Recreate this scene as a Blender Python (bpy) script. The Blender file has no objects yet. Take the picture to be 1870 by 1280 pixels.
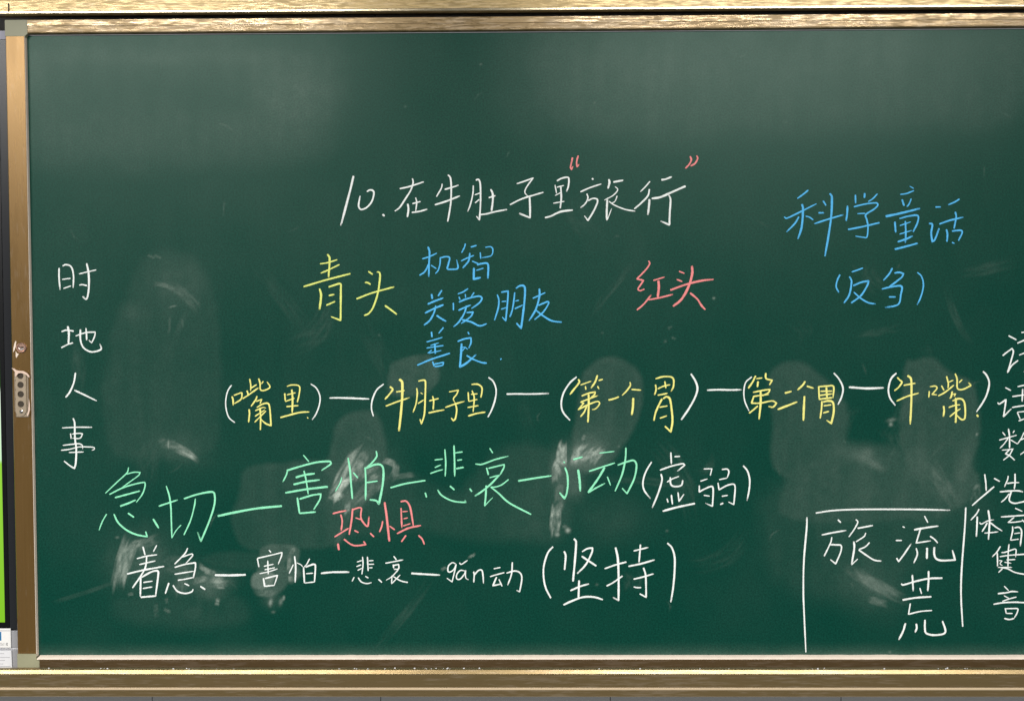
import bpy, math, random
import numpy as np
from mathutils import Matrix, Vector

S = bpy.context.scene
COL = S.collection
rng = np.random.default_rng(7)
random.seed(7)

# ------------------------------------------------------------------ camera
PW, PH, FP = 1870.0, 1280.0, 2005.0
CAM = np.array([0.0, -2.12, 1.6])
YAW, PITCH, ROLL = (math.radians(v) for v in (0.66857, -1.99704, 0.22009))
def rot(a, ax):
    return np.array(Matrix.Rotation(a, 3, ax))
R = rot(YAW, 'Z') @ rot(PITCH, 'X') @ rot(ROLL, 'Y')      # columns: right, forward, up
cam = bpy.data.cameras.new('camera')
cam.sensor_fit = 'HORIZONTAL'
cam.sensor_width = 36.0
cam.lens = 36.0 * FP / PW
cam.clip_start, cam.clip_end = 0.05, 100
co = bpy.data.objects.new('camera', cam)
COL.objects.link(co)
M = Matrix.Identity(4)
for i in range(3):
    M[i][0], M[i][1], M[i][2], M[i][3] = R[i, 0], R[i, 2], -R[i, 1], CAM[i]
co.matrix_world = M
S.camera = co

# ------------------------------------------------------------------ room light
w = bpy.data.worlds.new('World')
S.world = w
w.use_nodes = True
bg = w.node_tree.nodes['Background']
bg.inputs['Color'].default_value = (0.86, 0.93, 1.0, 1)
bg.inputs['Strength'].default_value = 0.15
def lamp(x0, x1, y, z, depth, rad, col=(1.0, 0.982, 0.945)):
    l = bpy.data.lights.new('ceiling_lamp', 'AREA')
    l.shape = 'RECTANGLE'
    l.size, l.size_y = x1 - x0, depth
    l.energy = rad * (x1 - x0) * depth * math.pi
    l.color = col
    o = bpy.data.objects.new('ceiling_lamp', l)
    o.location = ((x0 + x1) / 2, y, z)
    COL.objects.link(o)
LR = 56.0
for y, s in ((-2.7, 1.25), (-4.9, .68), (-7.4, .52)):
    k = (2.12 + abs(y)) / (2.12 + 2.7)
    zl_ = 2.86 if s > 1 else 2.95
    lamp(-3.3 * k ** .5, -0.72 * k, y, zl_, 0.28, LR * s)
    lamp(0.13 * k, 2.15 * k ** .5, y, zl_, 0.28, LR * s)

S.view_settings.view_transform = 'Standard'
S.view_settings.look = 'None'
S.view_settings.exposure = 0.0
S.view_settings.gamma = 1.0
S.view_settings.use_curve_mapping = False

# ------------------------------------------------------------------ helpers
def at(px, py, y=0.0):
    """pixel of the photograph -> world point on the upright plane y"""
    d = R @ np.array([(px - PW / 2) / FP, 1.0, -(py - PH / 2) / FP])
    return CAM + (y - CAM[1]) / d[1] * d
def X(px, py, y=0.0): return float(at(px, py, y)[0])
def Z(px, py, y=0.0): return float(at(px, py, y)[2])

def tag(o, label=None, cat=None, group=None, kind=None):
    for k, v in (('label', label), ('category', cat), ('group', group), ('kind', kind)):
        if v: o[k] = v
    return o
def thing(name, loc, label, cat, group=None):
    o = bpy.data.objects.new(name, None)
    o.empty_display_size = 0.05
    o.location = loc
    COL.objects.link(o)
    return tag(o, label, cat, group)
def link(name, me, m, parent=None, smooth=False):
    me.materials.append(m)
    o = bpy.data.objects.new(name, me)
    COL.objects.link(o)
    if parent is not None:
        o.parent = parent
        p = parent
        off = Vector((0, 0, 0))
        while p is not None:
            off += Vector(p.location)
            p = p.parent
        me.transform(Matrix.Translation(-off))
    if smooth:
        me.polygons.foreach_set('use_smooth', [True] * len(me.polygons))
    return o
class MB:
    """collects verts/faces in world space, links as ONE object"""
    def __init__(s): s.v, s.f = [], []
    def add(s, vs, fs):
        n = len(s.v)
        s.v += [tuple(map(float, p)) for p in vs]
        s.f += [tuple(i + n for i in f) for f in fs]
    def box(s, x0, x1, y0, y1, z0, z1):
        vs = [(x, y, z) for x in (x0, x1) for y in (y0, y1) for z in (z0, z1)]
        s.add(vs, [(0, 1, 3, 2), (4, 6, 7, 5), (0, 4, 5, 1), (2, 3, 7, 6), (0, 2, 6, 4), (1, 5, 7, 3)])
    def prism_x(s, prof, x0, x1, n=1):
        """closed (y,z) profile extruded along x"""
        k = len(prof)
        xs = np.linspace(x0, x1, n + 1)
        vs = [(x, y, z) for x in xs for (y, z) in prof]
        fs = []
        for a in range(n):
            for i in range(k):
                j = (i + 1) % k
                fs.append((a * k + i, a * k + j, (a + 1) * k + j, (a + 1) * k + i))
        fs.append(tuple(range(k))[::-1]); fs.append(tuple(n * k + i for i in range(k)))
        s.add(vs, fs)
    def prism_z(s, prof, z0, z1):
        """closed (x,y) profile extruded along z"""
        k = len(prof)
        vs = [(x, y, z) for z in (z0, z1) for (x, y) in prof]
        fs = [(i, (i + 1) % k, k + (i + 1) % k, k + i) for i in range(k)]
        fs += [tuple(range(k))[::-1], tuple(k + i for i in range(k))]
        s.add(vs, fs)
    def disc(s, cx, cz, y, r, n=28, rx=None):
        vs = [(cx, y, cz)] + [(cx + (rx or r) * math.cos(t), y, cz + r * math.sin(t)) for t in np.linspace(0, 2 * math.pi, n, endpoint=False)]
        s.add(vs, [(0, 1 + i, 1 + (i + 1) % n) for i in range(n)])
    def lathe(s, cx, cz, prof, n=32):
        """prof: list of (r, y), turned about the y axis through cx,cz"""
        vs, fs = [], []
        for r, y in prof:
            vs += [(cx + r * math.cos(t), y, cz + r * math.sin(t)) for t in np.linspace(0, 2 * math.pi, n, endpoint=False)]
        for a in range(len(prof) - 1):
            for i in range(n):
                j = (i + 1) % n
                fs.append((a * n + i, a * n + j, (a + 1) * n + j, (a + 1) * n + i))
        s.add(vs, fs)
    def build(s, name, m, parent=None, smooth=False, bevel=0.0):
        me = bpy.data.meshes.new(name)
        me.from_pydata(s.v, [], s.f)
        me.update()
        import bmesh
        bm = bmesh.new(); bm.from_mesh(me)
        bmesh.ops.recalc_face_normals(bm, faces=bm.faces)
        if bevel:
            es = [e for e in bm.edges if len(e.link_faces) == 2 and e.calc_face_angle(0) > 0.6]
            bmesh.ops.bevel(bm, geom=es, offset=bevel, segments=2, profile=0.5, affect='EDGES')
        bm.to_mesh(me); bm.free()
        return link(name, me, m, parent, smooth)

# ------------------------------------------------------------------ materials
def mat(name):
    m = bpy.data.materials.new(name)
    m.use_nodes = True
    nt = m.node_tree
    return m, nt, nt.nodes, nt.links, nt.nodes['Principled BSDF']
def lin(r, g, b):
    return tuple((c / 255 / 12.92 if c / 255 <= .04045 else ((c / 255 + .055) / 1.055) ** 2.4) for c in (r, g, b)) + (1,)
def simple(name, col, rough=.5, metal=0.0, spec=.5, noise=0.0, scale=60):
    m, nt, N, L, b = mat(name)
    b.inputs['Base Color'].default_value = tuple(col[:3]) + (1,)
    b.inputs['Roughness'].default_value = rough
    b.inputs['Metallic'].default_value = metal
    b.inputs['Specular IOR Level'].default_value = spec
    if noise:
        tc = N.new('ShaderNodeTexCoord'); n = N.new('ShaderNodeTexNoise'); mx = N.new('ShaderNodeMixRGB')
        n.inputs['Scale'].default_value = scale; n.inputs['Detail'].default_value = 6
        mx.blend_type = 'MULTIPLY'; mx.inputs['Fac'].default_value = noise
        mx.inputs[1].default_value = tuple(col[:3]) + (1,)
        L.new(tc.outputs['Object'], n.inputs['Vector']); L.new(n.outputs['Fac'], mx.inputs[2])
        L.new(mx.outputs[0], b.inputs['Base Color'])
    return m
def noise_node(N, L, vec, scale3, detail=5, rough=.6, base=1.0):
    mp = N.new('ShaderNodeMapping')
    mp.inputs['Scale'].default_value = scale3
    n = N.new('ShaderNodeTexNoise')
    n.inputs['Scale'].default_value = base
    n.inputs['Detail'].default_value = detail
    n.inputs['Roughness'].default_value = rough
    L.new(vec, mp.inputs['Vector']); L.new(mp.outputs[0], n.inputs['Vector'])
    return n.outputs['Fac']
def ramp(N, L, src, a, b, va=0.0, vb=1.0):
    r = N.new('ShaderNodeMapRange')
    r.inputs['From Min'].default_value = a; r.inputs['From Max'].default_value = b
    r.inputs['To Min'].default_value = va; r.inputs['To Max'].default_value = vb
    r.interpolation_type = 'SMOOTHSTEP'
    L.new(src, r.inputs['Value'])
    return r.outputs['Result']
def brushed(name, col, rough, axis='x', dust=0.0, dust_lo=.5, dust_hi=.62, dustcol=(.78, .68, .60, 1), metal=.6, glint=.06, mottle=0.0):
    """brushed champagne-gold aluminium, with chalk dust caught in patches"""
    m, nt, N, L, b = mat(name)
    tc = N.new('ShaderNodeTexCoord'); v = tc.outputs['Object']
    sx = (2.5, 60, 900) if axis == 'x' else (900, 60, 2.5)
    br = noise_node(N, L, v, sx, 4, .7)
    bl = noise_node(N, L, v, (5, 30, 30) if axis == 'x' else (30, 30, 5), 4, .6)
    mx = N.new('ShaderNodeMixRGB')
    mx.inputs[1].default_value = tuple(c * .82 for c in col[:3]) + (1,)
    mx.inputs[2].default_value = tuple(min(1, c * 1.15) for c in col[:3]) + (1,)
    L.new(br, mx.inputs['Fac'])
    out = mx.outputs[0]
    ro = N.new('ShaderNodeMath'); ro.operation = 'MULTIPLY_ADD'
    L.new(bl, ro.inputs[0]); ro.inputs[1].default_value = .22; ro.inputs[2].default_value = rough - .11
    rsock = ro.outputs[0]
    if mottle:                                            # chalk film and rubbing: some patches shine, some are dull
        mt = noise_node(N, L, v, (34, 150, 330), 5, .65)
        mm = N.new('ShaderNodeMath'); mm.operation = 'ADD'
        L.new(ramp(N, L, mt, .42, .58, mottle, -mottle * .55), mm.inputs[0]); L.new(rsock, mm.inputs[1])
        rsock = mm.outputs[0]
    L.new(rsock, b.inputs['Roughness'])
    b.inputs['Metallic'].default_value = metal
    bmp = N.new('ShaderNodeBump'); bmp.inputs['Strength'].default_value = glint; bmp.inputs['Distance'].default_value = .0006
    gl = noise_node(N, L, v, (60, 200, 420) if axis == 'x' else (420, 200, 60), 5, .7)
    L.new(gl if glint > .08 else br, bmp.inputs['Height']); L.new(bmp.outputs[0], b.inputs['Normal'])
    if dust:
        d1 = noise_node(N, L, v, (26, 120, 260) if axis == 'x' else (260, 120, 26), 5, .62)
        d2 = noise_node(N, L, v, (5, 5, 5), 2, .5)
        ad = N.new('ShaderNodeMath'); ad.operation = 'MULTIPLY_ADD'; ad.inputs[1].default_value = .45
        L.new(d2, ad.inputs[0]); L.new(d1, ad.inputs[2])
        f = ramp(N, L, ad.outputs[0], dust_lo + .22, dust_hi + .22, 0, dust)
        dm = N.new('ShaderNodeMixRGB'); dm.inputs[2].default_value = dustcol
        L.new(f, dm.inputs['Fac']); L.new(out, dm.inputs[1]); out = dm.outputs[0]
        inv = N.new('ShaderNodeMath'); inv.operation = 'MULTIPLY_ADD'; inv.inputs[1].default_value = -metal; inv.inputs[2].default_value = metal
        L.new(f, inv.inputs[0]); L.new(inv.outputs[0], b.inputs['Metallic'])
    L.new(out, b.inputs['Base Color'])
    return m
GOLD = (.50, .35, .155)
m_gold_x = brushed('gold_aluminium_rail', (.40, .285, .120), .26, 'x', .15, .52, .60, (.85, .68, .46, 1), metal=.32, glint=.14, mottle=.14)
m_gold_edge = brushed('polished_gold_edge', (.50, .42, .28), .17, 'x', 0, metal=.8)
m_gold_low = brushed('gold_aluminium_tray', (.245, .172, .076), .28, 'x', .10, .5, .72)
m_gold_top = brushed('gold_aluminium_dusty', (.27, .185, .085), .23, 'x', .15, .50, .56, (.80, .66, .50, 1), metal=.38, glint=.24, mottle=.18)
m_gold_bot = brushed('gold_aluminium_dimmed', (.150, .096, .043), .40, 'x', .10, .50, .62, (.5, .42, .36, 1))  # darker copy of the gold: the dim room it reflects is put into the colour
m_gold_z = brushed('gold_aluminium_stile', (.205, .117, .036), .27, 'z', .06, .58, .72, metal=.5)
m_cap = simple('olive_plastic', (.40, .39, .25), .45, noise=.35, scale=25)
m_lip = simple('chalky_lip', (1.0, .84, .70), .75, noise=.25, scale=70)
m_groove = simple('pale_groove', (.62, .48, .31), .55, metal=.2)
m_darkseal = simple('dark_seal', (.015, .016, .014), .6)
m_copper = simple('copper_lock', (.80, .50, .38), .28, metal=1)
m_slot = simple('dark_slot', (.01, .008, .007), .6)
m_plate = simple('pinkish_metal_plate', (.62, .50, .36), .38, metal=.75, noise=.3, scale=120)
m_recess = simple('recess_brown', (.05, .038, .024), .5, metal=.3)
m_film = simple('peeling_film', (.80, .60, .48), .25, spec=.6)
m_screw = simple('screw_steel', (.85, .76, .70), .2, metal=1)
m_casing = simple('dark_grey_casing', (.020, .021, .024), .24, spec=.30)
m_bezel = simple('black_bezel', (.003, .003, .0035), .25)
m_silver = simple('silver_trim', (.42, .41, .50), .5, metal=0)
m_console = simple('grey_console', (.36, .36, .38), .5, noise=.15, scale=60)
m_paper = simple('white_paper', (.74, .74, .77), .8)
m_sticker = simple('white_sticker', (.86, .85, .83), .45)
m_blue = simple('blue_ink', (.02, .18, .40), .5)
m_ink = simple('grey_ink', (.12, .12, .12), .7)
m_faint = simple('faint_ink', (.42, .42, .44), .8)
m_cable = simple('dark_red_cable', (.05, .02, .02), .5)

# green enamel: base colour, fine grain, chalk dust density and painted top sheen from the mesh attribute
m_board, nt, N, L, b = mat('green_enamel')
tc = N.new('ShaderNodeTexCoord'); v = tc.outputs['Object']
at_ = N.new('ShaderNodeAttribute'); at_.attribute_name = 'dust'
grain = noise_node(N, L, v, (300, 300, 300), 4, .75)
wipe = noise_node(N, L, v, (16, 5, 7), 5, .6)
g1 = N.new('ShaderNodeMixRGB')
g1.inputs[1].default_value = (.0004, .033, .0222, 1); g1.inputs[2].default_value = (.0024, .059, .0400, 1)
L.new(ramp(N, L, grain, .32, .68), g1.inputs['Fac'])
dm = N.new('ShaderNodeMath'); dm.operation = 'MULTIPLY'
L.new(at_.outputs['Fac'], dm.inputs[0]); L.new(ramp(N, L, grain, .25, .75, .72, 1.28), dm.inputs[1])
dm2 = N.new('ShaderNodeMath'); dm2.operation = 'MULTIPLY_ADD'
L.new(wipe, dm2.inputs[0]); dm2.inputs[1].default_value = .004; L.new(dm.outputs[0], dm2.inputs[2])
dmc = N.new('ShaderNodeClamp'); L.new(dm2.outputs[0], dmc.inputs[0])
g2 = N.new('ShaderNodeMixRGB'); g2.inputs[2].default_value = (.62, .69, .60, 1)
L.new(dmc.outputs[0], g2.inputs['Fac']); L.new(g1.outputs[0], g2.inputs[1])
L.new(g2.outputs[0], b.inputs['Base Color'])
b.inputs['Specular IOR Level'].default_value = .20
b.inputs['Specular Tint'].default_value = (.78, 1.0, .87, 1)
rr = ramp(N, L, wipe, .3, .7, .285, .31)
L.new(rr, b.inputs['Roughness'])
bp = N.new('ShaderNodeBump'); bp.inputs['Strength'].default_value = .12; bp.inputs['Distance'].default_value = .0006
L.new(grain, bp.inputs['Height']); L.new(bp.outputs[0], b.inputs['Normal'])

def chalk(name, col):
    m, nt, N, L, b = mat(name)
    tc = N.new('ShaderNodeTexCoord'); v = tc.outputs['Object']
    e = N.new('ShaderNodeAttribute'); e.attribute_name = 'press'
    n1 = noise_node(N, L, v, (330, 330, 330), 4, .75)
    n2 = noise_node(N, L, v, (90, 90, 90), 3, .6)
    a = N.new('ShaderNodeMath'); a.operation = 'MULTIPLY_ADD'; a.inputs[1].default_value = .92
    L.new(e.outputs['Fac'], a.inputs[0]); L.new(n1, a.inputs[2])
    al = ramp(N, L, a.outputs[0], .72, 1.26, 0.0, 1.0)
    mx = N.new('ShaderNodeMixRGB'); mx.blend_type = 'MULTIPLY'; mx.inputs['Fac'].default_value = 1
    mx.inputs[1].default_value = col
    cr = N.new('ShaderNodeCombineXYZ')
    sh = ramp(N, L, n2, .3, .7, .84, 1.0)
    for i in range(3): L.new(sh, cr.inputs[i])
    L.new(cr.outputs[0], mx.inputs[2]); L.new(mx.outputs[0], b.inputs['Base Color'])
    b.inputs['Roughness'].default_value = .95; b.inputs['Specular IOR Level'].default_value = .05
    L.new(al, b.inputs['Alpha'])
    return m
CH = {'white': chalk('white_chalk', (.95, .985, .945, 1)),
      'yellow': chalk('yellow_chalk', (.97, .92, .28, 1)),
      'lime': chalk('lime_chalk', (.86, .93, .25, 1)),
      'blue': chalk('blue_chalk', (.12, .53, .93, 1)),
      'red': chalk('red_chalk', (.96, .31, .30, 1)),
      'green': chalk('mint_chalk', (.33, .92, .57, 1))}

# screen picture: a green desktop with a paler band, given off as light
m_screen, nt, N, L, b = mat('lit_screen')
N.remove(b)
tc = N.new('ShaderNodeTexCoord'); sp = N.new('ShaderNodeSeparateXYZ'); cr = N.new('ShaderNodeValToRGB')
em = N.new('ShaderNodeEmission'); em.inputs['Strength'].default_value = 1.0
L.new(tc.outputs['Generated'], sp.inputs[0]); L.new(sp.outputs['Z'], cr.inputs['Fac'])
els = cr.color_ramp.elements
els[0].position = 0.0; els[0].color = lin(135, 200, 45)
els[1].position = .30; els[1].color = lin(150, 212, 70)
for p_, c_ in ((.302, (205, 240, 200)), (.43, (225, 245, 225)), (.44, (60, 120, 40)), (1.0, (30, 70, 40))):
    q = els.new(p_); q.color = lin(*c_)
L.new(cr.outputs[0], em.inputs['Color']); L.new(em.outputs[0], N['Material Output'].inputs['Surface'])

# grey wall tiles with thin dark joints every 0.47 m
m_wall, nt, N, L, b = mat('grey_wall_tile')
tc = N.new('ShaderNodeTexCoord')
bt = N.new('ShaderNodeTexBrick')
bt.offset = 0.0
bt.inputs['Scale'].default_value = 1.0
bt.inputs['Brick Width'].default_value = .4636
bt.inputs['Row Height'].default_value = .30
bt.inputs['Mortar Size'].default_value = .0010
bt.inputs['Color1'].default_value = (.80, .80, .79, 1); bt.inputs['Color2'].default_value = (.86, .86, .84, 1)
bt.inputs['Mortar'].default_value = (.22, .22, .22, 1)
mp = N.new('ShaderNodeMapping'); mp.inputs['Rotation'].default_value = (math.radians(-90), 0, 0)
WY = .07
mp.inputs['Location'].default_value = (-X(278, 1277, WY) % .4636, 0, 0)
L.new(tc.outputs['Object'], mp.inputs['Vector']); L.new(mp.outputs[0], bt.inputs['Vector'])
L.new(bt.outputs['Color'], b.inputs['Base Color']); b.inputs['Roughness'].default_value = .35

# ------------------------------------------------------------------ wall
XR = 1.75                                    # the board runs on past the right edge of the photograph
mb = MB(); mb.box(-2.2, 2.6, WY, WY + .12, 0.0, 3.0)
tag(mb.build('wall', m_wall), 'plain grey tiled classroom wall behind the chalkboard', 'wall', kind='structure')

# ------------------------------------------------------------------ fixed frame with the two sliding rails
fr = thing('chalkboard_frame', (0, WY, .84), 'fixed gold aluminium outer frame, rails above and below the sliding green board', 'board frame')
FY = -.032                                   # front of the rails
zt = (Z(0, 26, FY) + Z(1870, 14, FY)) / 2    # lower front edge of the top rail
prof = [(WY, zt + .20), (FY + .012, zt + .20), (FY + .010, zt + .034), (FY + .0016, zt + .026), (FY + .0014, zt + .0052), (FY + .0030, zt + .0010), (FY + .005, zt), (-.018, zt), (-.018, zt + .02), (WY, zt + .02)]
mb = MB(); mb.prism_x(prof, -2.0, XR + .3)
tr = mb.build('top_rail', m_gold_x, fr)
mb = MB(); mb.prism_x([(FY + .0020, zt + .0056), (FY + .0002, zt + .0054), (FY - .0004, zt + .0046), (FY - .0003, zt + .0014), (FY + .0006, zt + .0004), (FY + .0034, zt + .0002)], -2.0, XR + .3)
mb.build('rail_edge', m_gold_edge, tr)
mb = MB(); xs = X(15.5, 15, FY)
mb.box(xs - .0006, xs + .0006, FY - .0004, FY + .01, zt + .001, zt + .02)
mb.build('rail_joint', m_slot, tr)
BY = -.060
zb1 = (Z(0, 1231, BY) + Z(900, 1228, BY) + Z(1870, 1231, BY)) / 3     # under the bright top lip
zb2 = (Z(0, 1256.5, BY) + Z(1870, 1257.5, BY)) / 2                       # groove
zb3 = (Z(0, 1273, BY) + Z(900, 1270.5, BY) + Z(1870, 1274, BY)) / 3   # lower edge
prof = [(WY, zb3), (BY + .002, zb3), (BY, zb3 + .002), (BY, zb2 - .0028), (BY + .003, zb2 - .0022), (BY + .003, zb2 + .0022), (BY, zb2 + .0028),
        (BY, zb1 - .0004), (BY + .0003, zb1), (BY + .0038, zb1 + .0064), (BY + .0052, zb1 + .0072), (BY + .016, zb1 + .0072), (BY + .019, zb1 + .006),
        (BY + .019, zb1 - .02), (WY, zb1 - .02)]
mb = MB(); mb.prism_x(prof, -2.0, XR + .3)
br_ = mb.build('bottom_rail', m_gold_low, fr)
mb = MB(); mb.prism_x([(BY - .0012, zb2 - .0021), (BY + .0029, zb2 - .0021), (BY + .0029, zb2 + .0021), (BY - .0002, zb2 + .0021), (BY - .0012, zb2 + .0012)], -2.0, XR + .3)
mb.build('groove_strip', m_groove, br_)
for xp in (-1.9, XR + .2):
    mb = MB(); mb.box(xp - .04, xp + .04, -.018, WY - .0005, zb1 - .019, zt + .0195)
    mb.build('side_post', m_gold_z, fr)

# ------------------------------------------------------------------ sliding board
XL = X(48, 67); ZT = (Z(50, 61) + Z(900, 61) + Z(1870, 51)) / 3; ZB = (Z(450, 1194) + Z(900, 1194) + Z(1870, 1198)) / 3
PY = -.0090                                   # front face of the panel's own frame
bd = thing('sliding_chalkboard', (XL, 0, ZB), 'wide green sliding chalkboard covered with coloured Chinese chalk handwriting', 'chalkboard')
ZPB = zb1 - .016                              # panel frame runs down into the bottom rail
PB = -.0145
ZPT = (Z(50, 36, PY) + Z(900, 32.5, PY) + Z(1870, 24, PY)) / 3 + .001
xl0 = (X(9, 100, PY) + X(20.6, 560, PY) + X(31.5, 1150, PY)) / 3      # stile, outer edge
xl1 = (X(43.5, 100, PY) + X(55.4, 560, PY) + X(66, 1150, PY)) / 3     # stile, inner edge
zc1 = Z(30, 67, PY); zc0 = Z(52, 1193, PY)    # ends of the left stile
xc1 = X(50, 48, PY); xc0 = X(74.5, 1215, PY)  # ends of the top and bottom stiles

def fbm(h, w_, cell, oct_=4, seed=0, asp=1.0):
    g = np.random.default_rng(seed)
    out = np.zeros((h, w_)); amp = 1.0; tot = 0
    for o in range(oct_):
        cy, cx = max(2, int(h / cell) + 2), max(2, int(w_ / (cell * asp)) + 2)
        a = g.random((cy, cx))
        yy = np.linspace(0, cy - 1.001, h); xx = np.linspace(0, cx - 1.001, w_)
        y0 = yy.astype(int); x0 = xx.astype(int)
        fy = (yy - y0)[:, None]; fx = (xx - x0)[None, :]
        fy = fy * fy * (3 - 2 * fy); fx = fx * fx * (3 - 2 * fx)
        out += amp * ((a[y0][:, x0] * (1 - fx) + a[y0][:, x0 + 1] * fx) * (1 - fy) + (a[y0 + 1][:, x0] * (1 - fx) + a[y0 + 1][:, x0 + 1] * fx) * fy)
        tot += amp; amp *= .55; cell = max(2, cell / 2)
    return out / tot
# the writing surface: a fine sheet whose vertices carry the amount of chalk dust left on them, plus painted sheen near the top
XE = 1.18
nx, nz = 960, 560
gx = np.linspace(XL, XE, nx); gz = np.linspace(ZB, ZT, nz)
GX, GZ = np.meshgrid(gx, gz)
d0 = np.stack([GX - CAM[0], np.full_like(GX, -CAM[1]), GZ - CAM[2]], -1) @ R
QX = d0[..., 0] / d0[..., 1] * FP + PW / 2; QY = -d0[..., 2] / d0[..., 1] * FP + PH / 2     # photograph coordinates of each vertex
n_a = fbm(nz, nx, 60, 5, 1); n_b = fbm(nz, nx, 22, 4, 2); n_c = fbm(nz, nx, 6, 3, 3)
def sstep(a, b_, x): t = np.clip((x - a) / (b_ - a), 0, 1); return t * t * (3 - 2 * t)
D = np.zeros_like(GX)
n_v = fbm(nz, nx, 90, 4, 4, .10); n_d = fbm(nz, nx, 34, 3, 5)
def poly(pts, st, soft=10, warp=14, lo=.45):
    """a wiped patch: rounded outline (photo coordinates) with a soft, wandering edge, streaked where the eraser passed"""
    global D
    p = np.array(pts, float); n0 = len(p); pp = []
    for i in range(n0):                                   # closed spline through the outline
        a, b_, c, d = p[i - 1], p[i], p[(i + 1) % n0], p[(i + 2) % n0]
        for t in (0, .25, .5, .75):
            pp.append(.5 * (2 * b_ + (c - a) * t + (2 * a - 5 * b_ + 4 * c - d) * t * t + (3 * b_ - a - 3 * c + d) * t ** 3))
    pts = np.array(pp)
    qx = QX + (n_d - .5) * warp * 2 + (n_b - .5) * warp; qy = QY + (n_a - .5) * warp * 3 + (n_b - .5) * warp
    dist = np.full(QX.shape, 1e9); ins = np.zeros(QX.shape, bool)
    x0, y0 = pts.min(0) - 3 * soft - 3 * warp; x1, y1 = pts.max(0) + 3 * soft + 3 * warp
    mk = (QX > x0) & (QX < x1) & (QY > y0) & (QY < y1)
    qx, qy = qx[mk], qy[mk]; ds = np.full(qx.shape, 1e9); si = np.zeros(qx.shape, bool)
    n = len(pts)
    for i in range(n):
        a, c = pts[i], pts[(i + 1) % n]
        e = c - a
        t = np.clip(((qx - a[0]) * e[0] + (qy - a[1]) * e[1]) / (e @ e + 1e-9), 0, 1)
        ds = np.minimum(ds, np.hypot(qx - a[0] - t * e[0], qy - a[1] - t * e[1]))
        si ^= ((a[1] > qy) != (c[1] > qy)) & (qx < (c[0] - a[0]) * (qy - a[1]) / (c[1] - a[1] + 1e-12) + a[0])
    sd = np.where(si, ds, -ds)
    out = np.zeros_like(D)
    rim = 1 + .10 * np.exp(-((sd - 6) / 6) ** 2)          # chalk collects along the edge of a wipe
    out[mk] = st * sstep(-soft, soft, sd) * rim * (lo + (1 - lo) * (1.1 * n_v[mk] + .9 * n_a[mk]) * (.55 + .9 * n_c[mk]))
    return out
def patch(*a):
    global D
    p_ = poly(*a)
    D = D + p_ - .8 * np.minimum(np.maximum(D, 0), p_)
def blob(cx, cy, rx, ry, st, ang=0, pw=1.0, tex=.6):
    a = math.radians(ang)
    u = (QX - cx) * math.cos(a) + (QY - cy) * math.sin(a); v_ = -(QX - cx) * math.sin(a) + (QY - cy) * math.cos(a)
    r = (u / rx) ** 2 + (v_ / ry) ** 2
    return st * np.exp(-(r ** pw)) * (1 - tex + tex * (1.2 * n_b + .8 * n_v) * (.5 + n_c))
def smear(x0, y0, x1, y1, wd, st, curve=0, lines=1.0, seed=0, fade=.3):
    """a brush of chalk dragged from one point to another, split into lines that start and stop unevenly"""
    global D
    g = np.random.default_rng(seed + int(x0 * 7 + y0))
    ex, ey = x1 - x0, y1 - y0; ln = math.hypot(ex, ey)
    ux, uy = ex / ln, ey / ln
    u = ((QX - x0) * ux + (QY - y0) * uy) / ln
    v_ = -(QX - x0) * uy + (QY - y0) * ux - curve * 4 * u * (1 - u) + (n_b - .5) * 5
    vv = v_ / wd
    m_ = (u > -.4) & (u < 1.4) & (np.abs(vv) < 1.3)
    if not m_.any(): return
    k = max(2, int(wd * 2.6 / 4.0))
    na = 7
    tab = g.random((k + 2, na + 1)) ** 1.3; off = g.uniform(-.16, .16, k + 2)
    tt = np.clip((vv[m_] + 1.3) / 2.6 * k, 0, k - .01); i0 = tt.astype(int); f = tt - i0; f = f * f * (3 - 2 * f)
    um = u[m_] + off[i0] * (1 - f) + off[i0 + 1] * f
    uu = np.clip(um, 0, .999) * na; j0 = uu.astype(int); h = uu - j0
    val = (tab[i0, j0] * (1 - h) + tab[i0, j0 + 1] * h) * (1 - f) + (tab[i0 + 1, j0] * (1 - h) + tab[i0 + 1, j0 + 1] * h) * f
    prof_ = sstep(0, .5, 1.15 - np.abs(vv[m_])) * (1 - lines + lines * val * 1.8)
    ends = sstep(-.05, fade, um) * sstep(-.05, fade, 1 - um)
    D[m_] += st * prof_ * ends * (.7 + .6 * n_c[m_])
# large faint wiped areas
patch([(255, 470), (330, 455), (385, 520), (405, 640), (398, 800), (340, 835), (215, 830), (185, 700), (215, 580)], 0.0216, 18, 10)
patch([(60, 430), (200, 440), (230, 900), (60, 1000)], 0.0086, 60, 10)
patch([(60, 380), (1100, 400), (1100, 640), (60, 900)], .006, 80, 30); D += blob(318, 520, 45, 40, .030); D += blob(245, 570, 25, 16, .022)
smear(300, 515, 360, 570, 10, .05, -8, .8, 1)
smear(275, 520, 318, 528, 4, .10, -5, .6, 2); smear(308, 560, 325, 557, 2, .10, 0, .3, 3)
smear(310, 578, 308, 612, 2.2, .05, 0, .3, 4); smear(333, 582, 334, 600, 2, .05, 0, .3, 5); smear(365, 545, 363, 560, 2, .05)
for i in range(6): D += blob(272 + i * 4, 467 + (i % 3) * 2, 2.2, 1.6, .10, 0, 1, 0)
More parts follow.
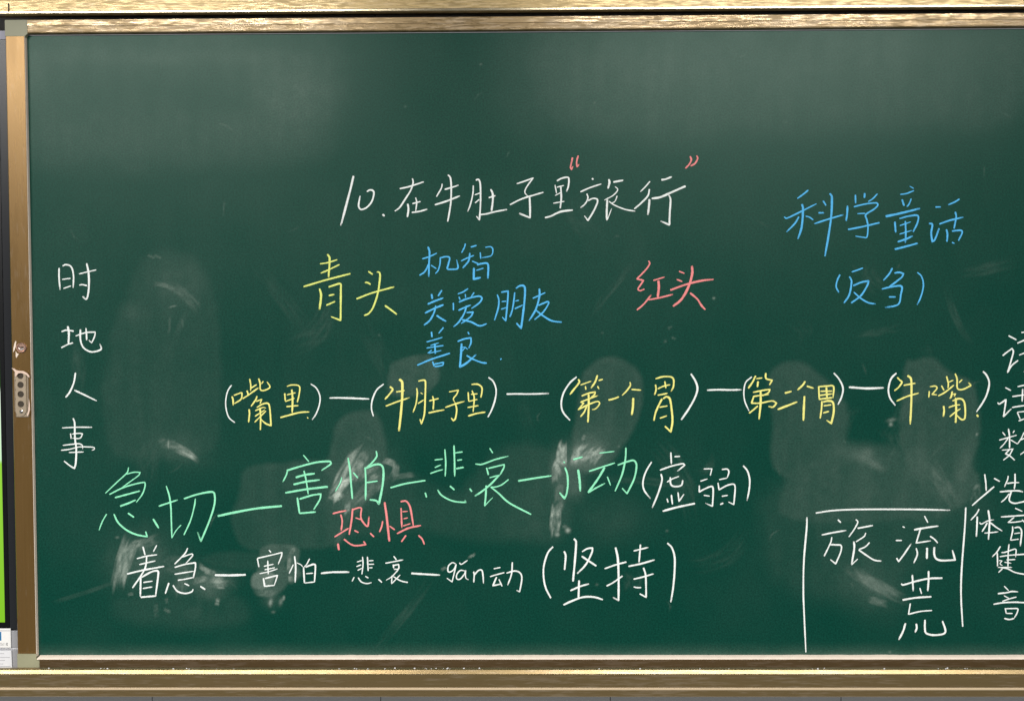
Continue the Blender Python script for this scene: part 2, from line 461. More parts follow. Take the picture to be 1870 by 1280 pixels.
# eraser-shaped patches around the yellow words
patch([(712, 672), (722, 658), (762, 645), (790, 650), (800, 690), (775, 720), (712, 720)], 0.0432, 5, 6)
patch([(615, 775), (640, 758), (680, 757), (700, 785), (705, 830), (690, 870), (640, 880), (585, 860), (600, 830)], 0.0324, 7, 8)
patch([(447, 855), (530, 850), (620, 850), (640, 960), (590, 1000), (460, 1000), (425, 955), (430, 915)], 0.0245, 7, 8)
patch([(1060, 700), (1075, 672), (1110, 656), (1145, 660), (1172, 690), (1175, 735), (1160, 775), (1130, 825), (1090, 860), (1050, 850), (1050, 780)], 0.0374, 6, 6)
patch([(1402, 690), (1425, 668), (1460, 662), (1490, 680), (1545, 740), (1549, 805), (1540, 850), (1480, 880), (1412, 850), (1410, 760)], 0.0331, 7, 7)
patch([(1520, 815), (1575, 808), (1640, 822), (1700, 850), (1760, 870), (1770, 930), (1640, 960), (1500, 950), (1420, 930), (1440, 860)], 0.0374, 14, 14)
patch([(1652, 672), (1672, 659), (1705, 657), (1730, 680), (1775, 700), (1784, 740), (1783, 810), (1778, 850), (1790, 880), (1750, 930), (1700, 900), (1660, 850), (1640, 790)], 0.0346, 6, 6)
patch([(1410, 880), (1650, 900), (1780, 900), (1790, 960), (1600, 1080), (1420, 1060)], 0.0158, 30, 16)
D += blob(1575, 835, 30, 12, .05, 15); D += blob(1600, 850, 18, 7, .06, 25); D += blob(1585, 825, 12, 8, .04)
D += blob(1685, 840, 14, 34, .035, -10); D += blob(1762, 850, 16, 40, .035, 12)
smear(1700, 850, 1745, 920, 14, .05, 0, .8, 5); smear(1788, 880, 1776, 925, 8, .06, 0, .8, 6); smear(1784, 884, 1778, 896, 3, .10, 0, .3, 7)
D += blob(1628, 767, 7, 3, .16, -10); D += blob(1627, 775, 3, 3, .30); D += blob(1784, 793, 1.6, 2.2, .30, 0, 1, 0)
# inside the ruled box
for k in range(7):
    smear(1545 + k * 9, 1035 + k * 5, 1604 + k * 9, 1080 + k * 3, 12, .028, 0, .9, 20 + k)
smear(1588, 1094, 1625, 1105, 7, .11, 0, .6, 31); D += blob(1590, 1070, 60, 45, .035, 35)
patch([(1490, 940), (1560, 945), (1580, 1010), (1500, 1030)], 0.0216, 10, 8)
# hard smears round the second mint word
smear(652, 822, 604, 915, 9, .26, 4, .9, 40); smear(668, 826, 640, 880, 10, .20, 0, .9, 41); smear(640, 872, 606, 918, 6, .30, 2, .8, 42)
smear(625, 900, 604, 914, 8, .30, 0, .7, 43); smear(634, 876, 622, 892, 4, .28, 0, .4, 44); smear(625, 878, 648, 876, 2, .26, 0, .2, 45)
smear(690, 850, 655, 872, 8, .14, 3, .9, 46); smear(700, 842, 722, 852, 6, .26, -3, .7, 47); smear(722, 846, 708, 880, 7, .14, -5, .9, 48)
smear(690, 866, 676, 874, 4, .16, 0, .5, 49); smear(715, 872, 756, 868, 5, .08, 0, .8, 50); smear(700, 868, 640, 925, 14, .10, 0, .9, 51); smear(636, 916, 632, 940, 5, .22, 0, .7, 52)
D += blob(665, 870, 55, 45, .055, -30); D += blob(640, 915, 20, 22, .06)
patch([(700, 870), (760, 868), (840, 900), (1000, 880), (1020, 960), (940, 985), (760, 970), (620, 990), (600, 960)], 0.0158, 18, 12)
smear(612, 1006, 640, 925, 7, .03)
# smears round the mint ji
smear(1030, 806, 1024, 850, 7, .34, 4, .7, 60); smear(1031, 808, 1033, 850, 4, .26, 0, .6, 61); smear(1020, 836, 1016, 885, 6, .22, 5, .7, 62); smear(1012, 846, 1024, 868, 4, .26, -2, .6, 63)
smear(1056, 808, 1048, 850, 7, .18, 0, .7, 64); smear(1068, 812, 1044, 852, 6, .22, 3, .8, 65); smear(1090, 820, 1052, 845, 8, .20, 0, .8, 66); smear(1104, 818, 1080, 848, 8, .20, 2, .7, 67); smear(1068, 794, 1062, 806, 3, .16)
D += blob(1065, 830, 40, 26, .10, -25); D += blob(1030, 860, 25, 35, .09); D += blob(1048, 890, 20, 22, .05)
smear(1024, 880, 1020, 920, 8, .10, 0, .7, 68); smear(1013, 922, 1006, 975, 5, .28, 0, .8, 69); smear(1023, 920, 1016, 978, 5, .24, 0, .8, 70); smear(1028, 915, 1010, 950, 8, .14, 0, .8, 71)
D += blob(1037, 968, 4, 4, .45, 30, 1, .2); D += blob(1031, 961, 4, 3, .14); D += blob(1018, 976, 4, 3, .30)
patch([(900, 830), (1010, 820), (1040, 900), (1020, 990), (940, 985), (840, 930)], 0.0187, 16, 10)
D += blob(1120, 950, 60, 40, .020)
# swoosh by the first mint word
smear(306, 808, 358, 840, 6, .22, -5, .6, 80); smear(322, 822, 360, 840, 4, .18, 0, .4, 81); smear(308, 802, 308, 822, 1.6, .16, 0, .2, 82); smear(288, 808, 320, 812, 9, .07, 0, .8, 83)
D += blob(330, 822, 45, 22, .03, 20); D += blob(214, 981, 3, 1.6, .18, 0, 1, 0)
# round the white row
for k in range(6): smear(228 + k * 4, 985 + k * 3, 204 + k * 5, 1085 - k * 3, 5, .12, 3, .9, 90 + k)
smear(262, 985, 232, 1010, 7, .18, 2, .8, 97); smear(236, 1025, 220, 1070, 6, .12, 0, .8, 98); smear(290, 982, 250, 1000, 9, .12, 0, .9, 99)
D += blob(255, 1020, 55, 50, .06, -20); D += blob(345, 1060, 45, 30, .05)
smear(300, 1030, 340, 1030, 16, .03); smear(340, 1025, 330, 1090, 12, .05, 0, .8, 102)
smear(362, 1028, 384, 1044, 5, .22, 2, .7, 103); smear(370, 1040, 392, 1048, 6, .14, 0, .6, 104); smear(384, 1060, 412, 1058, 6, .22, 0, .5, 105); smear(352, 1060, 380, 1056, 6, .14, 0, .6, 106); smear(396, 1073, 412, 1073, 2, .20, 0, .3, 107); smear(386, 1068, 420, 1064, 6, .10, 0, .6, 108)
D += blob(395, 1060, 28, 14, .08); D += blob(390, 1085, 22, 14, .05); smear(394, 1108, 397, 1093, 4, .16); smear(285, 1100, 286, 1130, 5, .04); smear(298, 1110, 312, 1118, 3, .10, 0, .4)
smear(232, 1086, 244, 1083, 3, .10); smear(303, 1090, 306, 1100, 3, .10)
patch([(465, 1046), (498, 1044), (500, 1062), (488, 1074), (462, 1072)], 0.1440, 3, 4); patch([(482, 996), (538, 996), (536, 1012), (520, 1030), (524, 1060), (505, 1085), (470, 1085), (464, 1060), (476, 1030)], 0.0576, 4, 6)
patch([(528, 1000), (545, 1005), (540, 1030), (548, 1050), (526, 1065), (522, 1040)], 0.0720, 4, 6)
smear(536, 1000, 530, 1012, 4, .18); smear(528, 1014, 526, 1050, 4, .14); smear(530, 1050, 534, 1062, 5, .14); smear(500, 1086, 470, 1080, 8, .06)
D += blob(494, 1100, 3, 6, .34, 10); D += blob(513, 1098, 3, 6, .20, 15); smear(519, 1086, 519, 1096, 1.6, .26, 0, .2); D += blob(495, 1092, 14, 16, .05); D += blob(499, 1117, 3, 2, .16)
patch([(215, 1085), (330, 1090), (430, 1080), (445, 1140), (350, 1150), (220, 1130)], 0.0144, 18, 12); patch([(335, 1112), (365, 1108), (362, 1130), (335, 1130)], 0.0180, 4, 3)
patch([(380, 1008), (480, 1008), (470, 1040), (380, 1030)], 0.0158, 8, 6)
smear(855, 1017, 869, 1010, 2.4, .22, 0, .3, 120); smear(805, 1040, 815, 1034, 3, .16, 0, .4, 121)
smear(100, 1100, 215, 1060, 4, .03, 0, .7)
# small specks
for px, py, s_ in ((1303.5, 544.5, .3), (1218, 969, .1), (1130, 815, .1), (878, 118, .12), (1100, 608, .05), (1090, 1067, .12), (1086, 188, .12), (1222, 600, .06), (1215, 622, .05), (692, 612, .06), (1625, 1190, .14), (740, 195, .08)):
    D += blob(px, py, 2.2, 1.8, s_, 20, 1, .2)
smear(1218, 598, 1228, 597, 1.5, .06, 0, .3); smear(1226, 616, 1236, 620, 1.8, .06, 0, .3); smear(1212, 626, 1220, 624, 1.5, .06, 0, .3)
# top of the board: thin dust, with the lamps' sheen painted into it
patch([(52, 80), (560, 82), (620, 150), (600, 230), (520, 290), (300, 300), (90, 300), (60, 200)], 0.0288, 40, 24)
D += blob(540, 170, 70, 60, .030); D += blob(300, 105, 220, 14, .018)
D -= poly([(120, 140), (240, 120), (420, 128), (460, 190), (330, 200), (110, 210)], .022, 44, 24)
patch([(980, 70), (1400, 60), (1870, 55), (1870, 215), (1700, 225), (1400, 240), (1100, 250), (990, 200)], 0.0288, 40, 20)
D += blob(1180, 130, 90, 40, .022); patch([(1075, 150), (1225, 150), (1240, 215), (1080, 225)], 0.0101, 12, 8)
patch([(900, 60), (1000, 60), (1000, 240), (930, 230)], 0.0101, 30, 14)
# dust settled along the bottom
D += .035 * sstep(1168, 1194, QY) * (.3 + n_b) + .05 * sstep(1187, 1195, QY) * n_c
D += .03 * sstep(66 + 8, 66, QX - (QY - 1000) * .019) * sstep(300, 700, QY) * n_b

for k in range(26):
    x0 = rng.uniform(90, 1780); y0 = rng.uniform(330, 1120); a_ = rng.choice([rng.normal(1.45, .25), rng.normal(.15, .3), rng.normal(2.3, .3)]); l_ = rng.uniform(40, 170)
    smear(x0, y0, x0 + l_ * math.cos(a_), y0 + l_ * math.sin(a_), rng.uniform(5, 22), rng.uniform(.006, .020), rng.normal(0, 10), 1.0, 300 + k, .4)
for k in range(30):
    x0 = rng.uniform(70, 1850); y0 = rng.uniform(80, 1150); a_ = rng.uniform(0, 3.1); l_ = rng.uniform(8, 40)
    smear(x0, y0, x0 + l_ * math.cos(a_), y0 + l_ * math.sin(a_), 1.6, rng.uniform(.015, .05), rng.normal(0, 3), .5, 400 + k, .4)

D += .012 * (n_a - .35)
D = np.clip(D, 0, .8)
vs = np.stack([GX, np.zeros_like(GX), GZ], -1).reshape(-1, 3)
ii = (np.arange(nz - 1)[:, None] * nx + np.arange(nx - 1)[None, :]).reshape(-1)
fs = np.stack([ii, ii + 1, ii + nx + 1, ii + nx], -1)
# the rest of the board, past the photograph's right edge
base = len(vs)
vs = np.vstack([vs, [[XE, 0, ZB], [XR, 0, ZB], [XR, 0, ZT], [XE, 0, ZT]]])
fs = np.vstack([fs, [[base, base + 1, base + 2, base + 3]]])
me = bpy.data.meshes.new('writing_surface')
me.vertices.add(len(vs)); me.vertices.foreach_set('co', vs.astype(np.float32).ravel())
me.loops.add(fs.size); me.loops.foreach_set('vertex_index', fs.astype(np.int32).ravel())
me.polygons.add(len(fs)); me.polygons.foreach_set('loop_start', np.arange(0, fs.size, 4, dtype=np.int32))
me.polygons.foreach_set('loop_total', np.full(len(fs), 4, np.int32))
me.update(calc_edges=True)
att = me.attributes.new('dust', 'FLOAT', 'POINT')
att.data.foreach_set('value', np.concatenate([D.ravel(), np.zeros(4)]).astype(np.float32))
surf = link('writing_surface', me, m_board, bd)
mb = MB(); mb.box(XL - .03, XR + .02, .0015, .012, ZPB + .02, ZPT - .01)
mb.build('back_panel', m_darkseal, bd)

# top stile: dusty upper band, flat middle, thin lower lip
za = (Z(400, 47.5, PY) + Z(1870, 35, PY)) / 2; zl = ZT - .0010
prof = [(.011, ZPT), (PY + .002, ZPT), (PY - .0004, ZPT - .001), (PY - .0005, za + .0008), (PY + .0004, za), (PY + .0000, zl + .0036), (PY - .0006, zl + .0030), (PY - .0004, zl + .0016), (PY + .0040, zl), (.011, zl)]
mb = MB(); mb.prism_x(prof, xc1, XR)
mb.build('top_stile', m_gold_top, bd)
mb = MB(); mb.box(xl1 + .004, XR, -.0022, .0012, zl - .0016, zl - .0006)
mb.build('edge_bead', m_console, bd)
# bottom stile with its chalk-covered ledge
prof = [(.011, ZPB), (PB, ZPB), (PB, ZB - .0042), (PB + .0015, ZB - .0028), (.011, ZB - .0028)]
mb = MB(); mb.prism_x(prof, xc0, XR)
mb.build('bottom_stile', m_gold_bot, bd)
nl = 700
lx = np.linspace(xl1 + .0035, XR, nl)
lr = np.random.default_rng(11)
hh = np.convolve(lr.random(nl + 30), np.ones(31) / 31, 'valid') * .004 + np.convolve(lr.random(nl + 6), np.ones(7) / 7, 'valid') * .0012 - .0024
vs, fs = [], []
for i, x in enumerate(lx):
    h = max(.0002, hh[i])
    vs += [(x, PB - .0006, ZB - .0040), (x, PB + .0008, ZB - .0024), (x, -.006, ZB - .0015 + h * .6), (x, -.0012, ZB - .0004 + h), (x, .0008, ZB - .0002 + h)]
    if i:
        for k in range(4): fs.append(((i - 1) * 5 + k, (i - 1) * 5 + k + 1, i * 5 + k + 1, i * 5 + k))
mb = MB(); mb.add(vs, fs)
tag(mb.build('chalk_dust_ledge', m_lip, bd, smooth=True), 'thin ledge thick with pale pinkish chalk dust')
# left stile and its pale inner edge
mb = MB(); mb.prism_z([(xl0 + .0012, PY), (xl1 - .0008, PY), (xl1, PY + .0008), (xl1, .011), (xl0, .011), (xl0, PY + .0012)], zc0, zc1)
ls = mb.build('left_stile', m_gold_z, bd)
mb = MB(); mb.prism_z([(xl1 - .0002, PY + .0004), (xl1 + .0004, PY + .0006), (xl1 + .0008, .0008), (xl1 - .0002, .0008)], ZB, ZT - .003)
mb.build('inner_trim', m_lip, bd)
# plastic corner caps
for (z0, z1, xx) in ((zc1 + .0002, ZPT - .0003, xc1), (ZPB, zc0 - .0002, xc0)):
    mb = MB()
    if z1 > 1.5:
        r_ = .006; zi = zl - .0005
        pts = [(xl0 - .0003, z0), (xl0 - .0003, z1), (xx - .0002, z1), (xx - .0002, zi)]
        pts += [(xl1 + .001 + r_ * (1 - math.cos(t)) , zi - r_ * (1 - math.sin(t))) for t in np.linspace(math.pi / 2, 0, 7)]
        pts += [(xl1 + .001, z0)]
    else:
        pts = [(xl0 - .0003, z0), (xl0 - .0003, z1), (xl1 + .0002, z1), (xl1 + .0002, ZB - .0045), (xx - .0002, ZB - .0045), (xx - .0002, z0)]
    k = len(pts)
    vs = [(p[0], y, p[1]) for y in (PY - .0006, .0105) for p in pts]
    mb.add(vs, [tuple(range(k)), tuple(range(2 * k - 1, k - 1, -1))] + [(i, (i + 1) % k, k + (i + 1) % k, k + i) for i in range(k)])
    mb.build('corner_cap', m_cap, bd)

# lock in the left stile
cx, cz = X(39.4, 635, PY), Z(39.4, 635, PY)
mb = MB(); mb.lathe(cx, cz, [(.0100, PY + .001), (.0100, PY - .0014), (.0088, PY - .0026), (.0072, PY - .0026), (.0066, PY - .0012), (.0003, PY - .0012)])
lk = mb.build('lock', m_copper, bd, smooth=False)
mb = MB(); mb.box(cx - .0045, cx + .0045, PY - .0018, PY - .0010, cz - .0004, cz + .0018)
mb.build('keyhole', m_slot, lk)
mb = MB()
t_ = np.linspace(math.pi * 1.03, math.pi * 1.97, 12)
vs = [(cx + .0062 * math.cos(t), PY - .0021, cz + .0010 + .0058 * math.sin(t)) for t in t_] + [(cx + .0052 * math.cos(t), PY - .0019, cz + .0006 + .0022 * math.sin(t)) for t in t_]
mb.add(vs, [(i, i + 1, 13 + i, 12 + i) for i in range(11)])
mb.build('lock_plug', m_screw, lk)
# finger-pull plate with four round recesses
hx0, hx1 = X(28.2, 720, PY), X(53.5, 720, PY)
hz1, hz0 = Z(40, 677, PY), Z(40, 761, PY)
hc = X(39.6, 720, PY); rr_ = .0062
hy = PY - .0030
mb = MB()
mb.prism_z([(hx0, PY + .001), (hx0 + .001, hy + .0012), (hx0 + .003, hy + .0004), (hx1 - .006, hy + .0004), (hx1 - .002, hy + .0016), (hx1, PY + .001)], hz0, hz1 - .006)
pl = mb.build('finger_pull', m_plate, bd)
# front face with real holes
zs = [Z(39.6, q, PY) for q in (686, 702.5, 719.5, 737.5)]
mb = MB()
xa, xb = X(29.8, 720, PY), X(48.6, 720, PY)
cuts = [hz1 - .003] + [(zs[i] + zs[i + 1]) / 2 for i in range(3)] + [zs[3] - .0095]
fy = hy - .0012
n = 32
for i in range(4):
    zt_, zb_ = cuts[i], cuts[i + 1]
    ring, sq = [], []
    for t in np.linspace(0, 2 * math.pi, n, endpoint=False):
        c_, s_ = math.cos(t), math.sin(t)
        ring.append((hc + rr_ * c_, fy, zs[i] + rr_ * s_))
        kx = ((xb - hc) if c_ > 0 else (hc - xa)) / max(abs(c_), 1e-6); kz = ((zt_ - zs[i]) if s_ > 0 else (zs[i] - zb_)) / max(abs(s_), 1e-6)
        k_ = min(kx, kz); sq.append((hc + k_ * c_, fy, zs[i] + k_ * s_))
    back = [(p[0], fy + .0052, p[2]) for p in ring]
    mb.add(ring + sq + back, [(j, (j + 1) % n, n + (j + 1) % n, n + j) for j in range(n)] + [(j, (j + 1) % n, 2 * n + (j + 1) % n, 2 * n + j) for j in range(n)])
zz = cuts[4]; zend = hz0 + .0015
t_ = np.linspace(math.pi, 2 * math.pi, 14)
rad = (xb - xa) / 2
vs = [(xa, fy, zz), (xb, fy, zz)] + [(xa + rad + rad * math.cos(t), fy, zend + rad + rad * math.sin(t)) for t in t_[::-1]]
mb.add(vs, [tuple(range(len(vs)))])
mb.build('perforated_plate', m_plate, pl)
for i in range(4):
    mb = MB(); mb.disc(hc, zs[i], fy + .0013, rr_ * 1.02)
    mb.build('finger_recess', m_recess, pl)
mb = MB(); sz = Z(40, 751, PY)
mb.lathe(hc + .0003, sz, [(.0034, fy + .0004), (.0034, fy - .0010), (.0022, fy - .0018), (.0002, fy - .0019)], 20)
mb.build('screw', m_screw, pl)
# raised side rims and torn protective film
for (x0, x1) in ((xa - .0013, xa - .0001), (xb + .0001, xb + .0016)):
    mb = MB(); mb.box(x0, x1, fy - .0008, hy + .002, hz0 + .010, hz1 - .004)
    mb.build('plate_rim', m_plate, pl, bevel=.0003)
f1 = [(21, 672), (26, 673.2), (30, 676), (36, 677.2), (43, 677.6), (49, 681), (53.5, 686), (53.2, 690), (48, 684.5), (43, 682.2), (37.5, 681), (33, 682), (29.5, 687), (27.6, 688), (27.6, 680), (24, 675)]
f2 = [(52.6, 728), (54.3, 738), (54.6, 748), (52.5, 756), (49.6, 760.5), (49.2, 757), (51.6, 750), (52.3, 740)]
for q in (f1, f2):
    vs = [at(px, py, fy - .0022) for px, py in q]; k = len(vs)
    bk = [(p[0], p[1] + .0010, p[2]) for p in vs]
    mb = MB(); mb.add(list(vs) + bk, [tuple(range(k)), tuple(range(2 * k - 1, k - 1, -1))] + [(i, (i + 1) % k, k + (i + 1) % k, k + i) for i in range(k)])
    mb.build('torn_film', m_film, pl)
# paint chips beside the lock
for q in ([(28.6, 622), (29.6, 624), (28.8, 632), (26.2, 640), (24, 643.5), (24.4, 636), (26.4, 627)], [(28.4, 641), (31, 645), (34.5, 646.5), (32.5, 649), (30, 653.5), (28.6, 651), (28.8, 646)]):
    vs = [at(px, py, PY - .0004) for px, py in q]; k = len(vs)
    bk = [(p[0], p[1] + .0006, p[2]) for p in vs]
    mb = MB(); mb.add(list(vs) + bk, [tuple(range(k)), tuple(range(2 * k - 1, k - 1, -1))] + [(i, (i + 1) % k, k + (i + 1) % k, k + i) for i in range(k)])
    mb.build('paint_chip', m_lip, bd)

# ------------------------------------------------------------------ handwriting
LABELS = {
    'title': ('chalk_title', 'white chalk title 在牛肚子里旅行 across the upper middle'),
    'quotes': ('chalk_quotation_mark', 'pair of small red chalk quotation marks above the title'),
    'column': ('chalk_word', 'white chalk characters 时 地 人 事 written down the left side'),
    'qingtou': ('chalk_word', 'lime yellow chalk word 青头'),
    'jizhi': ('chalk_word', 'small blue chalk word 机智'),
    'guanai': ('chalk_word', 'blue chalk words 关爱朋友'),
    'shanliang': ('chalk_word', 'small blue chalk word 善良 with a dot after it'),
    'hongtou': ('chalk_word', 'red chalk word 红头'),
    'kexue': ('chalk_word', 'blue chalk words 科学童话 at the upper right'),
    'fanchu': ('chalk_word', 'blue chalk word 反刍 in brackets'),
    'flowmarks': ('chalk_bracket_line', 'white chalk brackets and dashes joining the yellow words'),
    'zuili': ('chalk_word', 'yellow chalk word 嘴里'),
    'niuduzili': ('chalk_word', 'yellow chalk words 牛肚子里'),
    'diyigewei': ('chalk_word', 'yellow chalk words 第一个'),
    'diergewei': ('chalk_word', 'yellow chalk words 第二个'),
    'niuzui': ('chalk_word', 'yellow chalk word 牛嘴 with a dot'),
    'jiqie': ('chalk_word', 'large mint green chalk word 急切 with a long dash'),
    'haipa': ('chalk_word', 'large mint green chalk word 害怕 with a dash'),
    'kongju': ('chalk_word', 'red chalk word 恐惧'),
    'beiai': ('chalk_word', 'large mint green chalk word 悲哀 with a dash'),
    'jidong': ('chalk_word', 'mint green chalk jī动'),
    'xuruo': ('chalk_word', 'white chalk word 虚弱 in brackets'),
    'zhaoji': ('chalk_word', 'white chalk word 着急 with a dash'),
    'haipa2': ('chalk_word', 'small white chalk word 害怕 with a dash'),
    'beiai2': ('chalk_word', 'small white chalk word 悲哀 with a dash'),
    'gandong': ('chalk_word', 'small white chalk gǎn动'),
    'jianchi': ('chalk_word', 'large white chalk word 坚持 in brackets'),
    'boxlines': ('chalk_line', 'long white chalk rules around three characters at the lower right'),
    'lvliuhuang': ('chalk_word', 'white chalk characters 旅 流 荒 between the rules'),
    'rightcolumn': ('chalk_word', 'white chalk words down the right edge, 少先 and 体育 among them'),
}
